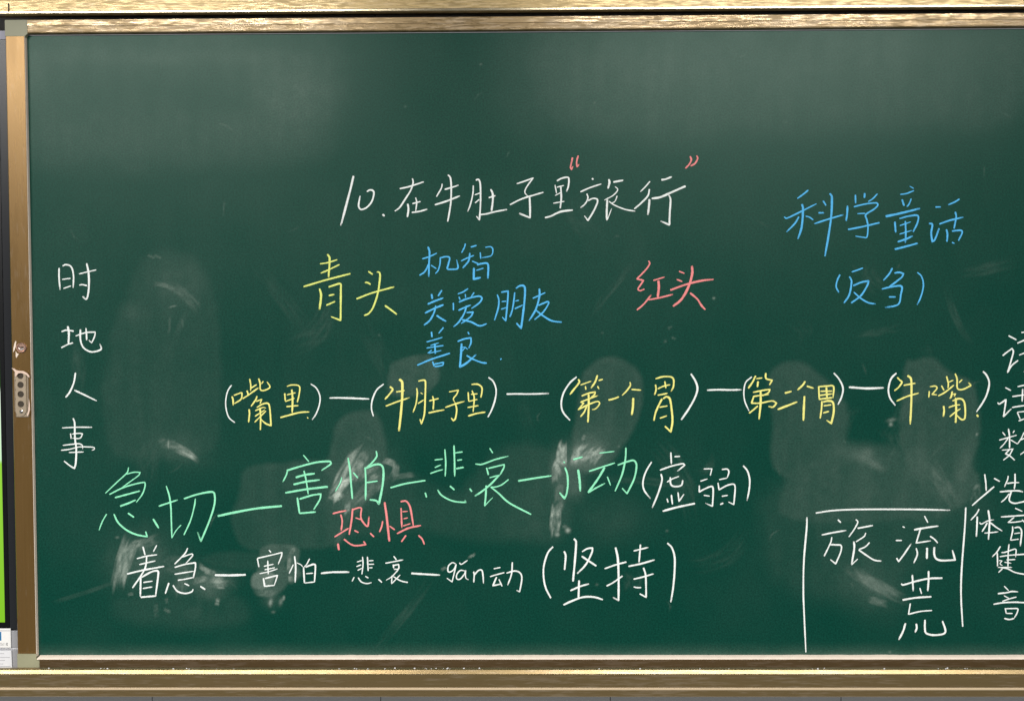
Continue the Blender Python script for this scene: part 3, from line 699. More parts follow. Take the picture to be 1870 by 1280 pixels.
STROKES = """
P title white
O 610 270
C num
24 178,258 150,380 62,712
18 300,402 325,388 355,392 365,420 345,490 300,545 250,565 228,545 225,520 238,440
C dot
22 443,608 462,625
C zai
18 600,375 690,355 820,312
18 715,280 722,320 700,390 650,470 600,545 555,580
22 672,512 680,560 670,635
16 715,512 790,492
16 745,455 755,500 745,585
18 710,592 780,582 852,562
C niu
15 988,330 980,370 935,448
18 1010,382 1080,362 1138,342
20 920,522 1030,488 1150,440
19 1040,248 1062,275 1070,350 1068,480 1055,580 1038,675
C du
16 1272,345 1268,420 1245,520 1220,585
19 1295,298 1320,292 1335,330 1338,500 1328,660 1300,625
14 1285,432 1345,410
14 1288,505 1330,470
18 1412,458 1475,438
22 1430,380 1448,420 1450,480 1438,580
20 1330,612 1390,605 1470,585 1580,565
O 930 250
C zi
16 68,430 130,410 218,378 165,450 142,500 155,530 180,548
18 5,622 110,570 220,535 312,508
20 185,545 190,650 190,740 90,700
C li
14 418,440 425,480 432,520
20 435,405 480,380 535,372 545,400 538,460 520,505
14 435,462 500,445
12 418,538 480,505
20 470,450 475,560 465,655
14 402,608 505,590
22 325,740 380,725 470,685 580,670
C lv
20 755,380 768,393
18 648,505 740,465 840,432
16 708,520 718,560 695,610 650,650
18 720,585 760,565 800,570 805,600 770,680 718,765 685,722
24 908,388 915,420 900,475
22 950,415 1042,398
14 965,455 990,485 950,535 868,580
22 895,575 890,680 890,765
10 895,760 935,655
13 985,540 965,590 928,610
16 910,590 960,625 1060,665 1150,680
C xing
16 1285,408 1240,460 1195,505
20 1280,478 1265,540 1200,610 1140,660
24 1280,570 1275,640 1265,715
22 1388,395 1430,388 1485,365
25 1300,565 1380,552 1500,500 1610,452
20 1455,530 1472,570 1465,700 1462,805 1380,770
P quotes red
O 930 250
C quote
19 578,190 565,250 560,280 568,300 582,270
19 630,172 615,230 620,275 638,250
C quote
19 1650,178 1662,210 1645,250 1608,290
19 1710,172 1720,200 1695,245 1655,268
P column white
O 20 440
C shi 时
18 440,248 440,340 450,448
18 472,230 500,218 540,228 562,262 572,330 568,430
14 468,352 548,342
14 480,435 550,410
14 622,302 680,288 780,265
22 692,205 710,300 712,420 700,510 685,532 655,508
16 625,405 650,400 698,410
C di 地
18 462,828 510,815 575,825
22 520,778 530,850 525,940
16 460,975 520,945 568,930
16 592,868 680,838 770,832 765,870 738,930 710,905
18 685,795 690,850 692,908
20 635,808 635,900 660,970 720,1010 780,1008 825,985 812,940
O 20 660
C ren 人
20 590,102 575,190 540,275 500,328
18 578,262 650,295 785,360
C shi2 事
14 468,606 600,600 742,600
20 568,518 582,560 585,700 597,800 592,930 580,975 545,955 485,908
14 545,655 550,705
14 560,662 620,655 655,660 630,700 560,700
14 475,765 560,755 620,750 652,765 655,800
14 458,810 540,800 620,780 720,780 760,785 762,800 740,810
14 530,830 665,825
P qingtou lime
O 540 440
C qing
16 222,210 290,200 380,172
16 228,296 300,265 402,215
22 290,122 310,160 300,335
20 72,418 250,365 400,325 500,300
24 218,435 232,500 218,628
22 300,422 350,405 408,392 412,440 410,725 322,692
18 303,500 355,488
18 280,588 362,552
C tou
18 662,278 705,308
18 632,380 660,383 685,400
18 555,530 700,475 900,420
20 740,285 765,290 770,330 752,470 710,600 670,660 625,682
20 815,590 870,630 925,672
P jizhi blue
O 740 430
C ji
16 155,215 220,195 290,162
20 208,105 222,150 218,250 215,378
18 215,260 180,330 130,365
14 235,272 285,305
16 320,200 318,260 300,320 275,350
18 325,205 370,195 405,205 395,260 385,305 420,310 480,300 470,220
C zhi
16 550,75 540,110 515,160
16 598,108 652,92
16 510,235 560,210 630,182
20 590,160 580,230 525,300
16 610,235 670,260
15 685,155 690,215
14 730,110 780,105 800,130 785,185 700,205
24 628,295 625,400 690,385
22 655,270 700,258 755,265 755,395
14 650,320 715,300
P guanai blue
O 740 430
C guan
22 240,535 248,580
18 335,500 300,555
22 205,628 270,600 350,570
20 180,710 260,670 350,632
20 280,640 265,700 225,775 170,820
20 285,730 330,760 375,785
C ai
16 575,485 530,515 480,535
16 490,560 502,590
14 548,535 552,570
14 630,520 600,565
16 440,615 440,685
20 490,610 560,580 670,555 700,570 690,600 660,630 605,668
18 485,685 540,660 600,635
18 560,640 540,710 490,790 440,835
18 560,705 620,700 600,740 510,805
20 520,770 600,790 680,825 745,805
C peng
18 840,540 855,590 850,660 815,775
18 875,520 940,508 935,600 918,780 885,745
14 880,605 925,600
14 875,675 925,658
18 1000,520 990,610 975,690 955,745
22 1010,485 1050,460 1090,470 1092,560 1078,700 1058,848 1015,800
14 1005,600 1040,592
16 1000,670 1075,635
C you
16 1165,575 1220,550 1280,522
22 1225,485 1225,560 1190,680 1130,780
18 1215,640 1300,605 1310,620 1260,700 1180,770
20 1190,680 1260,735 1340,780 1430,792
P shanliang blue
O 740 430
C shan
20 240,880 245,930
16 350,840 305,895
14 195,972 260,955 340,930
12 230,1005 308,980
14 195,1028 260,1018 350,1005
20 270,985 275,1080
12 205,1075 245,1045
12 215,1075 330,1050
19 110,1185 240,1130 410,1075
18 250,1150 265,1195
17 265,1175 350,1158 340,1185 270,1198
C liang
16 572,880 585,905
18 478,968 540,945 600,935 600,980 580,1030
24 515,985 510,1080 500,1200 560,1165 650,1085
12 515,1025 545,1020 570,1040
12 520,1055 550,1020
20 560,1095 620,1130 700,1160 745,1165
C dot
16 868,1135 880,1122
P hongtou red
O 1060 440
C hong
18 622,182 632,210 600,260 515,348 575,362 550,400 525,440 545,455 585,440
18 515,632 580,575 648,490
16 665,362 770,330
26 712,362 715,430 705,520
18 620,538 720,520 845,488
C tou
16 900,278 950,298
16 878,352 930,372
22 820,450 960,400 1100,365 1215,352
26 1018,228 1020,300 990,410 925,530 845,598
22 1000,475 1065,530 1105,590 1140,628
P kexue blue
O 1420 330
C ke
18 280,88 235,125 180,165
18 60,330 80,345 180,300 355,212
24 222,215 232,260 220,420 185,535
18 195,330 155,395 80,470
16 255,325 290,335 325,360
18 415,185 442,228
18 372,295 425,295
18 335,395 440,360 600,312
24 475,118 495,150 490,320 465,500 432,692
C xue
18 710,130 712,210
22 795,115 792,160
16 912,120 870,165 825,195
22 638,230 635,300 625,370
18 695,240 800,215 900,205 915,225 880,262 805,312 815,360 825,420 815,515 780,518 710,508
14 728,303 800,300
19 642,447 760,425 930,385
C tong
12 1205,52 1245,75
16 1118,128 1180,118 1245,92
20 1135,172 1155,232
16 1220,165 1200,215 1180,240
25 985,328 1120,300 1300,255
22 1070,375 1078,475
20 1110,348 1200,325 1280,322 1275,390 1235,470
14 1115,412 1215,378
14 1112,490 1225,455
20 1165,370 1170,480 1165,570
22 1095,560 1170,535 1235,505
22 1068,628 1160,605 1280,572
C hua
18 1440,242 1490,242
21 1380,392 1412,402 1402,480 1412,558 1435,540 1475,435
18 1660,170 1610,200 1555,222
20 1475,398 1570,365 1695,335
20 1620,285 1630,330 1610,440
20 1540,445 1550,490 1545,560
20 1590,462 1670,455 1685,475 1650,550
16 1590,565 1615,575
P fanchu blue
O 1420 330
C par
18 570,858 545,910 535,970 560,1022
C fan
16 780,798 735,815 675,835
20 655,875 675,920 655,1040 605,1118
20 690,960 760,930 830,915 820,955 760,1050 670,1118
18 695,1018 760,1075 830,1115 895,1125
C chu
20 1048,798 1020,850 965,912
20 1065,845 1110,838 1150,850 1130,885 1020,970
20 950,990 1040,970 1130,965 1125,1040 1100,1130 980,1160
18 1015,1062 1078,1062
C par
17 1275,838 1310,870 1330,930 1325,1000 1300,1080 1272,1135
P flowmarks white
O 400 660
C bracket
14 115,215 80,270 62,350 65,430 90,510 145,558
C bracket
16 838,205 890,245 922,320 915,400 885,480 850,532
C dash
19 1008,333 1100,332 1200,335 1372,342
C bracket
17 1505,205 1440,260 1400,350 1392,430 1410,500
O 660 660
C bracket
18 1160,145 1205,185 1230,260 1220,350 1190,440 1155,508
C dash
19 1325,298 1400,296 1550,297 1712,292
O 1000 640
C bracket
19 265,240 200,300 145,390 125,480 140,560 205,638
C bracket
22 1308,212 1350,280 1368,350 1345,430 1290,530 1220,632
C dash
20 1455,362 1560,358 1660,360 1770,358
O 1280 640
C bracket
16 465,240 410,290 392,370 400,460 440,555
C bracket
18 1212,205 1260,260 1296,340 1285,420 1250,495
C dash
25 1350,335 1420,340 1520,346 1670,340
C bracket
20 1785,205 1735,260 1712,350 1725,430 1775,502
O 1496 640
C bracket
20 1495,190 1530,230 1552,300 1530,400 1490,480 1435,560
P zuili yellow
O 400 660
C zui
18 118,318 128,350 130,402
16 135,310 205,285 210,300 200,345 140,385
16 280,158 290,215 288,270
15 290,245 345,210
18 255,265 270,310
17 215,340 270,305 360,240
17 362,155 375,200 378,255 410,265 465,235 438,185
15 405,180 388,205
18 348,315 335,350 292,410
15 340,365 390,345 375,385
18 275,435 278,480 270,555
18 345,420 400,388 450,385 465,440 475,585 425,565 375,520
14 330,450 400,420 430,425
14 330,500 420,440
18 375,420 380,520 378,625
15 325,555 380,500 430,450
C li
18 600,290 605,360
17 620,228 660,215 720,218 738,240 730,310 715,372
14 620,305 700,285
16 605,365 690,335
22 665,255 672,350 668,470
17 615,412 725,402
20 560,512 640,490 740,465 825,460
14 805,508 815,520
P niuduzili yellow
O 660 660
C niu
20 260,230 285,255 255,300 215,345
16 318,278 395,265
16 222,408 320,370 445,328
26 345,162 372,190 372,330 360,480 343,635
C du
16 505,242 510,290 500,380 472,465
18 520,180 570,170 585,185 582,330 575,480 548,570 535,525
12 540,285 562,298
14 515,385 570,350
16 618,360 705,338
18 650,315 660,360 655,440
18 612,470 680,455 760,440
C zi
15 800,278 885,262 870,300 840,340 855,375
17 765,420 850,390 945,362
18 855,375 870,440 858,520 840,540 820,515
C li
16 975,280 980,365
18 1005,210 1060,208 1098,235 1100,280 1090,330
14 1000,300 1060,295
14 980,365 1060,345
16 1010,265 1030,330 1020,460
16 970,420 1070,402
19 975,498 1050,475 1132,462
P diyigewei yellow
O 1000 640
C di
20 280,262 290,290 240,355 203,402
13 300,315 355,295 400,280
16 345,325 350,358
20 455,225 435,285 395,345
15 465,275 505,262
16 455,325 470,352
18 310,415 375,390 435,378 430,400 395,430
15 300,470 370,445 460,410
17 300,470 330,480 280,540 380,490 455,465 475,485 440,530 405,540
23 375,400 375,520 368,655
18 360,500 335,560 300,605
C yi
20 555,452 600,442 652,422
C ge
18 752,288 755,320 720,370 680,410
18 765,355 855,362
24 782,432 778,520 768,592
C wei 胃
18 985,310 990,360 975,408
19 985,258 1050,240 1120,240 1150,265 1148,330 1125,375
15 1005,350 1060,325 1120,312
16 1005,408 1060,398 1095,390
18 1070,280 1080,345
20 1045,440 1010,510 985,570 970,640
22 1055,440 1085,422 1115,440 1130,520 1140,640 1125,742 1070,690
15 1020,518 1095,505
16 1025,618 1090,595
P diergewei yellow
O 1280 640
C di
20 500,230 470,290 432,345
14 505,258 560,250
20 522,280 515,335
20 592,205 595,255 650,272 625,315
18 475,382 560,365 630,355 615,385 560,415
17 475,420 540,410 620,400
18 480,425 462,480 540,480 650,460 690,480 660,515 615,510
23 545,370 545,480 530,630
18 520,505 480,540 440,572
C er
20 765,390 828,372
22 700,538 760,515 880,468
C ge
20 952,280 930,315 880,362
20 965,325 1030,345
24 945,415 940,520 935,640
C wei 胃
20 1075,325 1080,440
19 1080,330 1150,325 1210,330 1205,435
16 1090,372 1200,370
18 1080,410 1200,395
20 1075,445 1200,430
22 1145,335 1150,430
20 1105,460 1100,540 1088,620
22 1115,470 1160,460 1205,475 1212,560 1190,665 1145,635
16 1120,505 1190,495
16 1115,570 1170,555
P niuzui yellow
O 1496 640
C niu
18 712,245 735,270 755,290 725,335 685,368
18 770,318 880,298
18 705,462 800,420 910,388
24 805,228 838,260 842,400 838,530 830,675
C zui
16 1005,370 1000,430
15 1010,330 1060,325 1075,345 1030,400 1075,405
16 1115,320 1140,365
18 1085,415 1150,380 1230,315
18 1162,235 1178,300 1175,345
14 1180,290 1225,270
18 1240,210 1258,260 1262,345 1310,355 1385,320 1360,290
15 1305,265 1275,295
20 1215,372 1205,420 1190,440
14 1215,400 1245,395 1230,420
20 1135,505 1140,550 1132,605
20 1215,460 1270,440 1310,450 1330,500 1330,615 1300,630 1255,590
16 1180,520 1240,500 1285,495
22 1245,430 1250,550 1245,660
16 1190,605 1245,560 1290,530
C dot
22 1438,585 1452,605
P jiqie green
O 170 810
C ji
13 325,215 310,265 220,350 112,452
14 305,278 375,260 430,262 415,290 270,395
17 150,462 290,395 465,352 475,385 450,460 395,535
19 200,492 320,460 430,430
21 248,570 330,540 390,512
14 125,640 85,710 55,790
20 190,640 230,720 310,790 400,830 495,848 480,800
18 318,632 375,672
22 548,685 600,770
C qie
18 600,570 690,540 775,512
18 668,385 695,470 710,570 715,700 720,860
12 720,860 760,790 805,740
22 830,502 960,460 1090,440 1112,480 1105,570 1060,710 985,890 955,805
17 935,500 925,570 890,700 830,832
C dash
25 1138,660 1300,625 1500,590 1725,568
P haipa green
O 490 790
C hai
14 320,203 372,265
17 175,345 165,385 132,450
21 168,345 300,305 440,270 560,262 570,285 485,345
23 250,408 330,385 425,372
23 230,472 350,445 470,430
24 155,548 350,515 545,492
18 325,345 345,430 365,560
22 265,590 285,735
20 285,605 400,570 480,558 470,610 415,700
20 285,735 435,722
C pa
14 672,405 655,460 610,540
22 728,228 745,330 755,450 768,605
18 775,362 820,415
18 985,165 990,215 950,270 890,325
21 885,315 890,450 888,615
25 895,325 960,295 1020,290 1050,330 1045,470 1010,650 985,620 925,610
16 895,455 1000,440
C dash
19 1115,502 1250,465 1435,435
P kongju red
O 490 790
C kong
18 588,738 650,722 715,710
18 662,745 675,810 665,895
17 605,950 670,910 735,870
20 770,690 760,800 738,930
18 765,705 820,685 850,690 845,740 850,790 890,845 910,850 920,760
14 795,775 855,795
24 635,1010 645,1070
19 690,970 750,1015 800,1030 890,1020 870,990
17 785,890 825,910
18 930,915 965,950
C ju
18 1045,805 1035,855 1015,905
24 1062,632 1080,760 1105,990
16 1105,850 1155,885
19 1212,685 1220,870
22 1208,628 1260,625 1295,680 1325,850
13 1225,720 1275,716
13 1235,785 1275,775
14 1230,850 1300,828
21 1175,920 1280,870 1395,845
18 1258,935 1215,995
17 1370,935 1405,970 1425,1018
P beiai green
O 740 790
C bei
18 362,150 370,280 365,398
20 445,115 450,250 452,400
14 268,248 345,240
14 270,318 328,292
16 228,372 290,350 345,335
16 440,185 525,175
16 475,252 520,245
19 465,328 535,315
20 182,545 195,590
18 295,520 330,568 400,610 470,630 555,635 545,612
18 408,485 450,522
20 588,508 610,538
C ai
16 770,140 800,185
18 640,285 700,288 820,245 945,212
18 742,318 760,385
18 760,325 860,300 905,290 900,320 865,385
14 770,410 865,385
21 860,385 780,470 700,535 635,578
20 740,480 735,580 725,670
10 725,670 760,630 800,590
16 945,425 880,475 820,495 780,492
20 780,495 850,550 950,640 1150,745
C dash
21 1030,440 1180,415 1335,392
P jidong green
O 1000 800
C j
18 145,212 158,228
22 158,265 180,330 185,420 175,500 155,550 108,495
19 232,195 320,170
27 278,285 292,380 298,485
C dong
14 472,135 540,128 610,120
18 378,302 490,265 615,225
24 522,265 460,370 370,495
17 370,498 440,455 525,410
15 545,350 575,430
20 640,245 740,210 790,205 812,250 790,370 725,505 680,455
20 715,85 710,190 680,330 615,485
P xuruo white
O 1000 800
C par
18 950,215 900,300 872,390 880,470 940,552
C xu
18 1125,128 1130,235
16 1158,168 1210,165
18 1025,292 1130,255 1235,232 1252,245 1185,300
20 1035,325 1045,380 1010,500 955,635
16 1090,400 1140,370 1200,348
18 1120,355 1125,420 1160,440 1220,430 1235,380
16 1090,550 1100,585
18 1130,515 1140,605
16 1190,492 1200,575 1245,510
22 1050,665 1180,630 1345,595
C ruo
14 1425,280 1500,278 1485,340
14 1395,392 1460,370
18 1385,430 1385,490 1440,460 1500,440 1512,480 1505,620 1440,592
14 1425,520 1480,528
16 1590,285 1640,282 1655,310 1640,360
14 1565,378 1640,362
18 1555,405 1565,470 1640,430 1700,420 1712,460 1700,605 1650,580
14 1590,530 1645,520
18 1575,605 1605,590
C par
18 1785,250 1825,300 1845,380 1840,470 1820,570
P zhaoji white
O 210 970
C zhao
18 255,138 275,215
14 382,125 350,185
16 200,248 290,225 385,212
16 222,302 370,268
19 110,388 250,355 450,318
18 290,230 280,320 240,400 160,515
22 235,420 232,595
20 240,420 330,370 390,360 395,400 370,595
15 260,465 345,452
15 255,520 345,505
19 235,600 375,588
C ji
17 665,150 640,200 545,298
14 610,235 700,205 710,220 640,300
18 545,328 640,300 735,285 735,330 715,425
15 545,390 720,362
16 575,445 640,435 720,418
18 493,468 460,568
18 530,490 570,545 640,565 700,550 715,525
15 635,475 680,495
19 780,500 825,530
C dash
25 912,398 1050,400 1195,395
P haipa2 white
O 430 970
C hai
14 305,168 325,192
15 200,245 215,325
15 200,245 330,215 425,192 420,225 390,300
13 260,318 350,298
13 265,350 360,330
14 220,385 310,365 385,340
16 295,265 300,390
20 255,425 268,505
16 268,430 385,400 355,490
16 270,500 360,490
C pa
18 540,225 550,320 545,465
14 530,300 490,385
10 560,285 600,305 615,325
14 678,248 650,300 625,325
19 622,325 630,470
19 640,325 710,300 730,310 722,462
13 645,385 710,380
15 632,470 722,460
C dash
22 780,382 880,372 1040,370
P beiai2 white
O 430 970
C bei
14 1160,230 1165,300 1155,390
16 1205,230 1212,360
13 1110,278 1155,265
13 1105,320 1150,303
13 1115,355 1155,335
13 1215,268 1260,265
13 1215,300 1265,298
13 1220,332 1252,330
14 1085,415 1065,455
15 1120,420 1150,460 1200,475 1245,465
13 1185,408 1215,425
16 1305,435 1338,465
C ai
14 1445,225 1470,260
15 1368,290 1535,258
15 1440,300 1445,335
15 1445,310 1490,300 1490,340 1445,345
14 1490,345 1430,410 1375,445
14 1430,400 1425,475
12 1425,478 1505,395
15 1440,410 1510,450 1575,465
O 740 960
C dash
22 55,432 180,440 318,448
P gandong white
O 740 960
C g
15 460,345 430,335 395,365 390,410 410,420 445,395 465,350 450,420 428,510 380,475
C a
14 495,335 512,350 570,312
14 545,410 505,405 472,440 470,480 500,485 540,440 552,405 552,470 580,492
C n
16 625,415 630,450 625,515
16 628,450 670,405 700,405 710,450 715,525
C dong
14 808,390 870,378
15 775,462 830,445 905,425
17 835,465 800,545 870,530
15 855,485 885,550
17 925,430 1000,410 1050,430 1065,480 1045,600 1015,585
17 978,330 970,440 935,540
P jianchi white
O 960 950
C par
20 250,238 200,300 165,420 165,530 185,620 230,708
C jian
22 350,280 365,320 355,450
23 440,165 460,195 450,360 432,555
20 515,285 560,258 610,250 605,290 550,400 470,485
21 510,325 570,365 645,415
20 408,640 500,600 578,578
23 488,545 482,710
22 345,770 420,735 520,700 620,698 705,722
C chi
18 720,440 820,405 920,378
23 820,245 840,340 848,500 848,730 795,700
18 738,598 800,565 885,505
17 985,278 1120,245
18 1048,218 1035,380
20 938,418 1050,395 1180,358
18 985,535 1070,515 1170,485
20 1075,430 1095,500 1100,700 1040,668
16 985,605 1015,612 1055,612
C par
22 1292,205 1335,250 1360,340 1358,480 1345,620 1325,745
P boxlines white
O 1440 900
C rule
19 168,220 165,320 140,620 135,900 142,1100 158,1452
C rule
20 248,182 400,160 600,150 900,148 1200,150 1475,156
C rule
19 1618,130 1610,300 1580,700 1575,950 1590,1218
P lvliuhuang white
O 1440 900
C lv 旅
18 450,242 478,270
18 302,382 410,360 528,340
16 395,400 385,450 325,575
18 380,470 430,472 480,480 475,540 430,645 380,605
16 612,240 632,265 600,330 550,400
19 630,322 770,295
15 705,362 690,395 615,445
22 595,440 600,500 575,655
12 575,655 632,600
16 740,450 700,490 640,515
18 640,518 700,560 780,610 850,620
C liu 流
15 1040,305 1062,315
16 978,432 1035,432
19 985,592 1005,625 1060,550 1120,460
16 1240,208 1272,270
21 1145,335 1260,315 1370,300
16 1205,325 1165,455 1300,435
16 1290,392 1330,420 1362,455
18 1165,500 1175,560 1142,640
24 1265,498 1262,600
22 1330,490 1330,560 1350,600 1400,615 1520,610 1495,520
C huang 荒
20 1028,825 1045,838 1160,805 1280,780 1405,775
20 1130,745 1138,895
20 1278,710 1278,800 1270,895
15 1198,865 1215,920
21 1040,975 1160,955 1305,945
16 1112,1005 1095,1105 1200,1080 1310,1070
22 1068,1185 1045,1260 1005,1340
20 1165,1190 1170,1230 1155,1270
22 1245,1155 1245,1240 1260,1280 1340,1295 1430,1270 1405,1165
P rightcolumn white
O 1683 600 10
C c1 课
32 1585,130 1730,205
36 1480,495 1560,430 1650,365 1675,420 1640,560 1570,800 1640,680 1760,580
30 1820,75 1900,60 2050,30
30 1745,268 1870,215 2020,170
30 1780,485 1900,440 2080,400
32 1940,-60 1930,200 1920,560
26 1865,790 1960,740
O 1683 720 10
C c2 语
30 1525,-125 1630,-70
34 1385,150 1420,175 1540,95 1530,180 1495,405 1640,260
30 1650,240 1700,230 1870,205 2100,185
30 1750,-140 1870,-165 2050,-200
34 1845,-100 1835,130
30 1655,40 1830,15 2050,-20 2000,180
28 1745,325 1800,455
28 1745,325 1900,310 2020,300 1990,440
28 1770,485 1900,440 2000,430
C c3 数
33 1585,625 1605,780 1605,980
26 1475,690 1530,755
24 1695,660 1665,705
27 1415,835 1590,785 1735,745
26 1580,800 1500,910 1425,985
25 1625,830 1750,905
26 1870,690 1820,800 1750,905
26 1810,830 1950,770 2050,740
25 1465,1018 1600,1005 1680,990
30 1610,1000 1530,1085 1600,1115 1700,1200
28 1665,995 1600,1110 1490,1200
26 2000,860 1950,980 1800,1100
28 1900,900 2000,1040 2100,1120
O 1683 840 10
C c4 少
34 1150,255 1170,400 1180,560
34 1325,480 1180,605 1020,740 920,830
32 1320,330 1430,390
C c5 先
28 1580,285 1570,350 1510,490
30 1555,425 1680,410 1780,408
34 1705,245 1705,420 1690,530
36 1425,578 1640,560 1780,560 1850,580
28 1600,610 1530,700 1450,770
36 1640,560 1600,700 1610,750 1680,785 1780,775 1960,720 1950,640
O 1683 940 10
C c6 体
30 1050,-110 1000,-20 895,95
38 1015,25 1010,200 998,395
30 1055,135 1090,165 1200,110 1320,85
40 1215,-90 1240,100 1220,450
32 1200,140 1150,230 1100,305
32 1250,135 1350,215 1475,295
27 1145,330 1280,320 1400,305
C c7 育
28 1705,-125 1840,-65
32 1445,35 1600,25 1870,5 2050,-5
28 1690,40 1580,135 1700,130 1840,110
28 1830,85 1900,150
32 1660,205 1660,300 1620,465
36 1690,235 1780,225 1825,300 1800,570
25 1690,340 1800,325
26 1620,460 1770,440
C c8 健
28 1440,570 1370,680 1285,765
32 1380,680 1385,800 1385,935
28 1455,685 1520,680 1700,620 1725,640 1715,770
30 1425,760 1600,735 1870,715 2050,700
30 1595,530 1580,700 1575,950
27 1550,820 1715,810
23 1510,860 1640,880
25 1390,955 1650,955
21 1410,830 1470,835 1430,890 1475,920
26 1475,980 1400,1050
30 1440,960 1570,980 1700,1045 1870,1080 2000,1090
O 1683 1040 10
C c9 音
24 1505,295 1590,380
34 1390,435 1560,415 1640,395 1760,400
24 1500,470 1600,525
26 1730,495 1600,530 1470,575
36 1310,628 1480,600 1700,590 1870,598 2050,605
30 1525,695 1545,800
30 1530,708 1740,705 1760,720 1740,790 1690,880
27 1550,795 1660,795
34 1505,885 1600,905 1690,885
"""
def crom(p, step):
    p = np.array(p, float)
    if len(p) == 2:
        n_ = max(3, int(np.hypot(*(p[1] - p[0])) / step) + 1)
        t = np.linspace(0, 1, n_)[:, None]
        return p[0] * (1 - t) + p[1] * t
    q = np.vstack([2 * p[0] - p[1], p, 2 * p[-1] - p[-2]])
    out = []
    for i in range(1, len(q) - 2):
        a, b_, c, d = q[i - 1:i + 3]
        # a hook keeps its corner
        sharp = lambda u, v_, w_: np.dot(v_ - u, w_ - v_) < -.15 * np.linalg.norm(v_ - u) * np.linalg.norm(w_ - v_)
        m1 = (c - a) / 2; m2 = (d - b_) / 2; L_ = np.linalg.norm(c - b_)
        if sharp(a, b_, c): m1 = (c - b_) * .8
        if sharp(b_, c, d): m2 = (c - b_) * .8
        for m_ in (m1, m2):
            k = np.linalg.norm(m_)
            if k > L_ * 1.2: m_ *= L_ * 1.2 / k
        n_ = max(2, int(L_ / step) + 1)
        t = np.linspace(0, 1, n_, endpoint=False)[:, None]
        out.append((2 * t**3 - 3 * t**2 + 1) * b_ + (t**3 - 2 * t**2 + t) * m1 + (-2 * t**3 + 3 * t**2) * c + (t**3 - t**2) * m2)
    out.append(p[-1:])
    return np.vstack(out)
class Phrase:
    def __init__(s, key, col): s.key, s.col, s.v, s.f, s.e, s.k = key, col, [], [], [], 0
    def stroke(s, pts, wd):
        wp = np.array([at(x, y)[[0, 2]] for x, y in pts])
        c = crom(wp, .0014)
        n_ = len(c)
        tan = np.gradient(c, axis=0); tan /= np.linalg.norm(tan, axis=1)[:, None] + 1e-12
        nor = np.stack([-tan[:, 1], tan[:, 0]], 1)
        seg = np.r_[0, np.cumsum(np.linalg.norm(np.diff(c, axis=0), axis=1))]
        ln = seg[-1]
        hw0 = wd / 2 / 2005 * 2.12
        u = seg / max(ln, 1e-6)
        wob = np.interp(u, np.linspace(0, 1, 8), rng.uniform(.88, 1.12, 8))
        sw = np.interp(u, [0, .12, .5, .85, 1], [rng.uniform(.8, 1.05), 1.0, 1.0, .98, rng.uniform(.62, 1.0)])
        hw = hw0 * wob * sw
        de = np.minimum(seg + hw0 * .35, ln - seg + hw0 * .35)
        q = np.clip(de / hw0, 0, 1)
        hw = hw * np.sqrt(np.clip(1 - (1 - q) ** 2, .02, 1))
        pr = np.interp(u, [0, .1, .8, 1], [.85, 1, 1, rng.uniform(.55, .95)]) * np.interp(u, np.linspace(0, 1, 6), rng.uniform(.86, 1.0, 6))
        b0 = len(s.v)
        h0 = .0005 + .000012 * s.k
        for i in range(n_):
            h = h0 + .000006 * u[i]
            for (o, hh_, e_) in ((-1, .00012, .15), (-.62, h, .95), (.62, h, .95), (1, .00012, .15)):
                s.v.append((c[i, 0] + nor[i, 0] * hw[i] * o, -hh_, c[i, 1] + nor[i, 1] * hw[i] * o)); s.e.append(e_ * pr[i])
            if i:
                a = b0 + (i - 1) * 4; d = b0 + i * 4
                for k in range(3): s.f.append((a + k, a + k + 1, d + k + 1, d + k))
        s.k += 1
    def build(s, name, label):
        if not s.v: return
        me = bpy.data.meshes.new(name)
        me.from_pydata(s.v, [], s.f); me.update()
        at__ = me.attributes.new('press', 'FLOAT', 'POINT')
        at__.data.foreach_set('value', np.array(s.e, np.float32))
        o = link(name, me, CH[s.col], bd)
        if label: o['label'] = label
WS = 1.0
# a word is one part; brackets, dashes, dots, rules and characters standing alone are parts of their own
MARK = {'dash': 'chalk_dash', 'par': 'chalk_bracket', 'dot': 'chalk_dot', 'bracket': 'chalk_bracket', 'rule': 'chalk_rule', 'quote': 'chalk_quotation_mark', 'num': 'chalk_numeral'}
word = mark = None; mname = None; ox = oy = 0; sc = 5.0; key = ''
for line in STROKES.strip().splitlines():
    tk = line.split()
    if tk[0] == 'P':
        if word: word.build(*LABELS[key])
        if mark: mark.build(*mname); mark = None
        key, colr = tk[1], tk[2]
        word = Phrase(key, colr)
    elif tk[0] == 'O':
        ox, oy = float(tk[1]), float(tk[2]); sc = float(tk[3]) if len(tk) > 3 else 5.0
    elif tk[0] == 'C':
        if mark: mark.build(*mname); mark = None
        if tk[1] in MARK: mark, mname = Phrase(key, colr), (MARK[tk[1]], None)
        elif len(tk) > 2: mark, mname = Phrase(key, colr), ('chalk_character', colr + ' chalk character ' + tk[2])
    else:
        pts = [tuple(map(float, t.split(','))) for t in tk[1:]]
        (mark or word).stroke([(ox + x / sc, oy + y / sc) for x, y in pts], float(tk[0]) / sc * WS)
if mark: mark.build(*mname)
word.build(*LABELS[key])

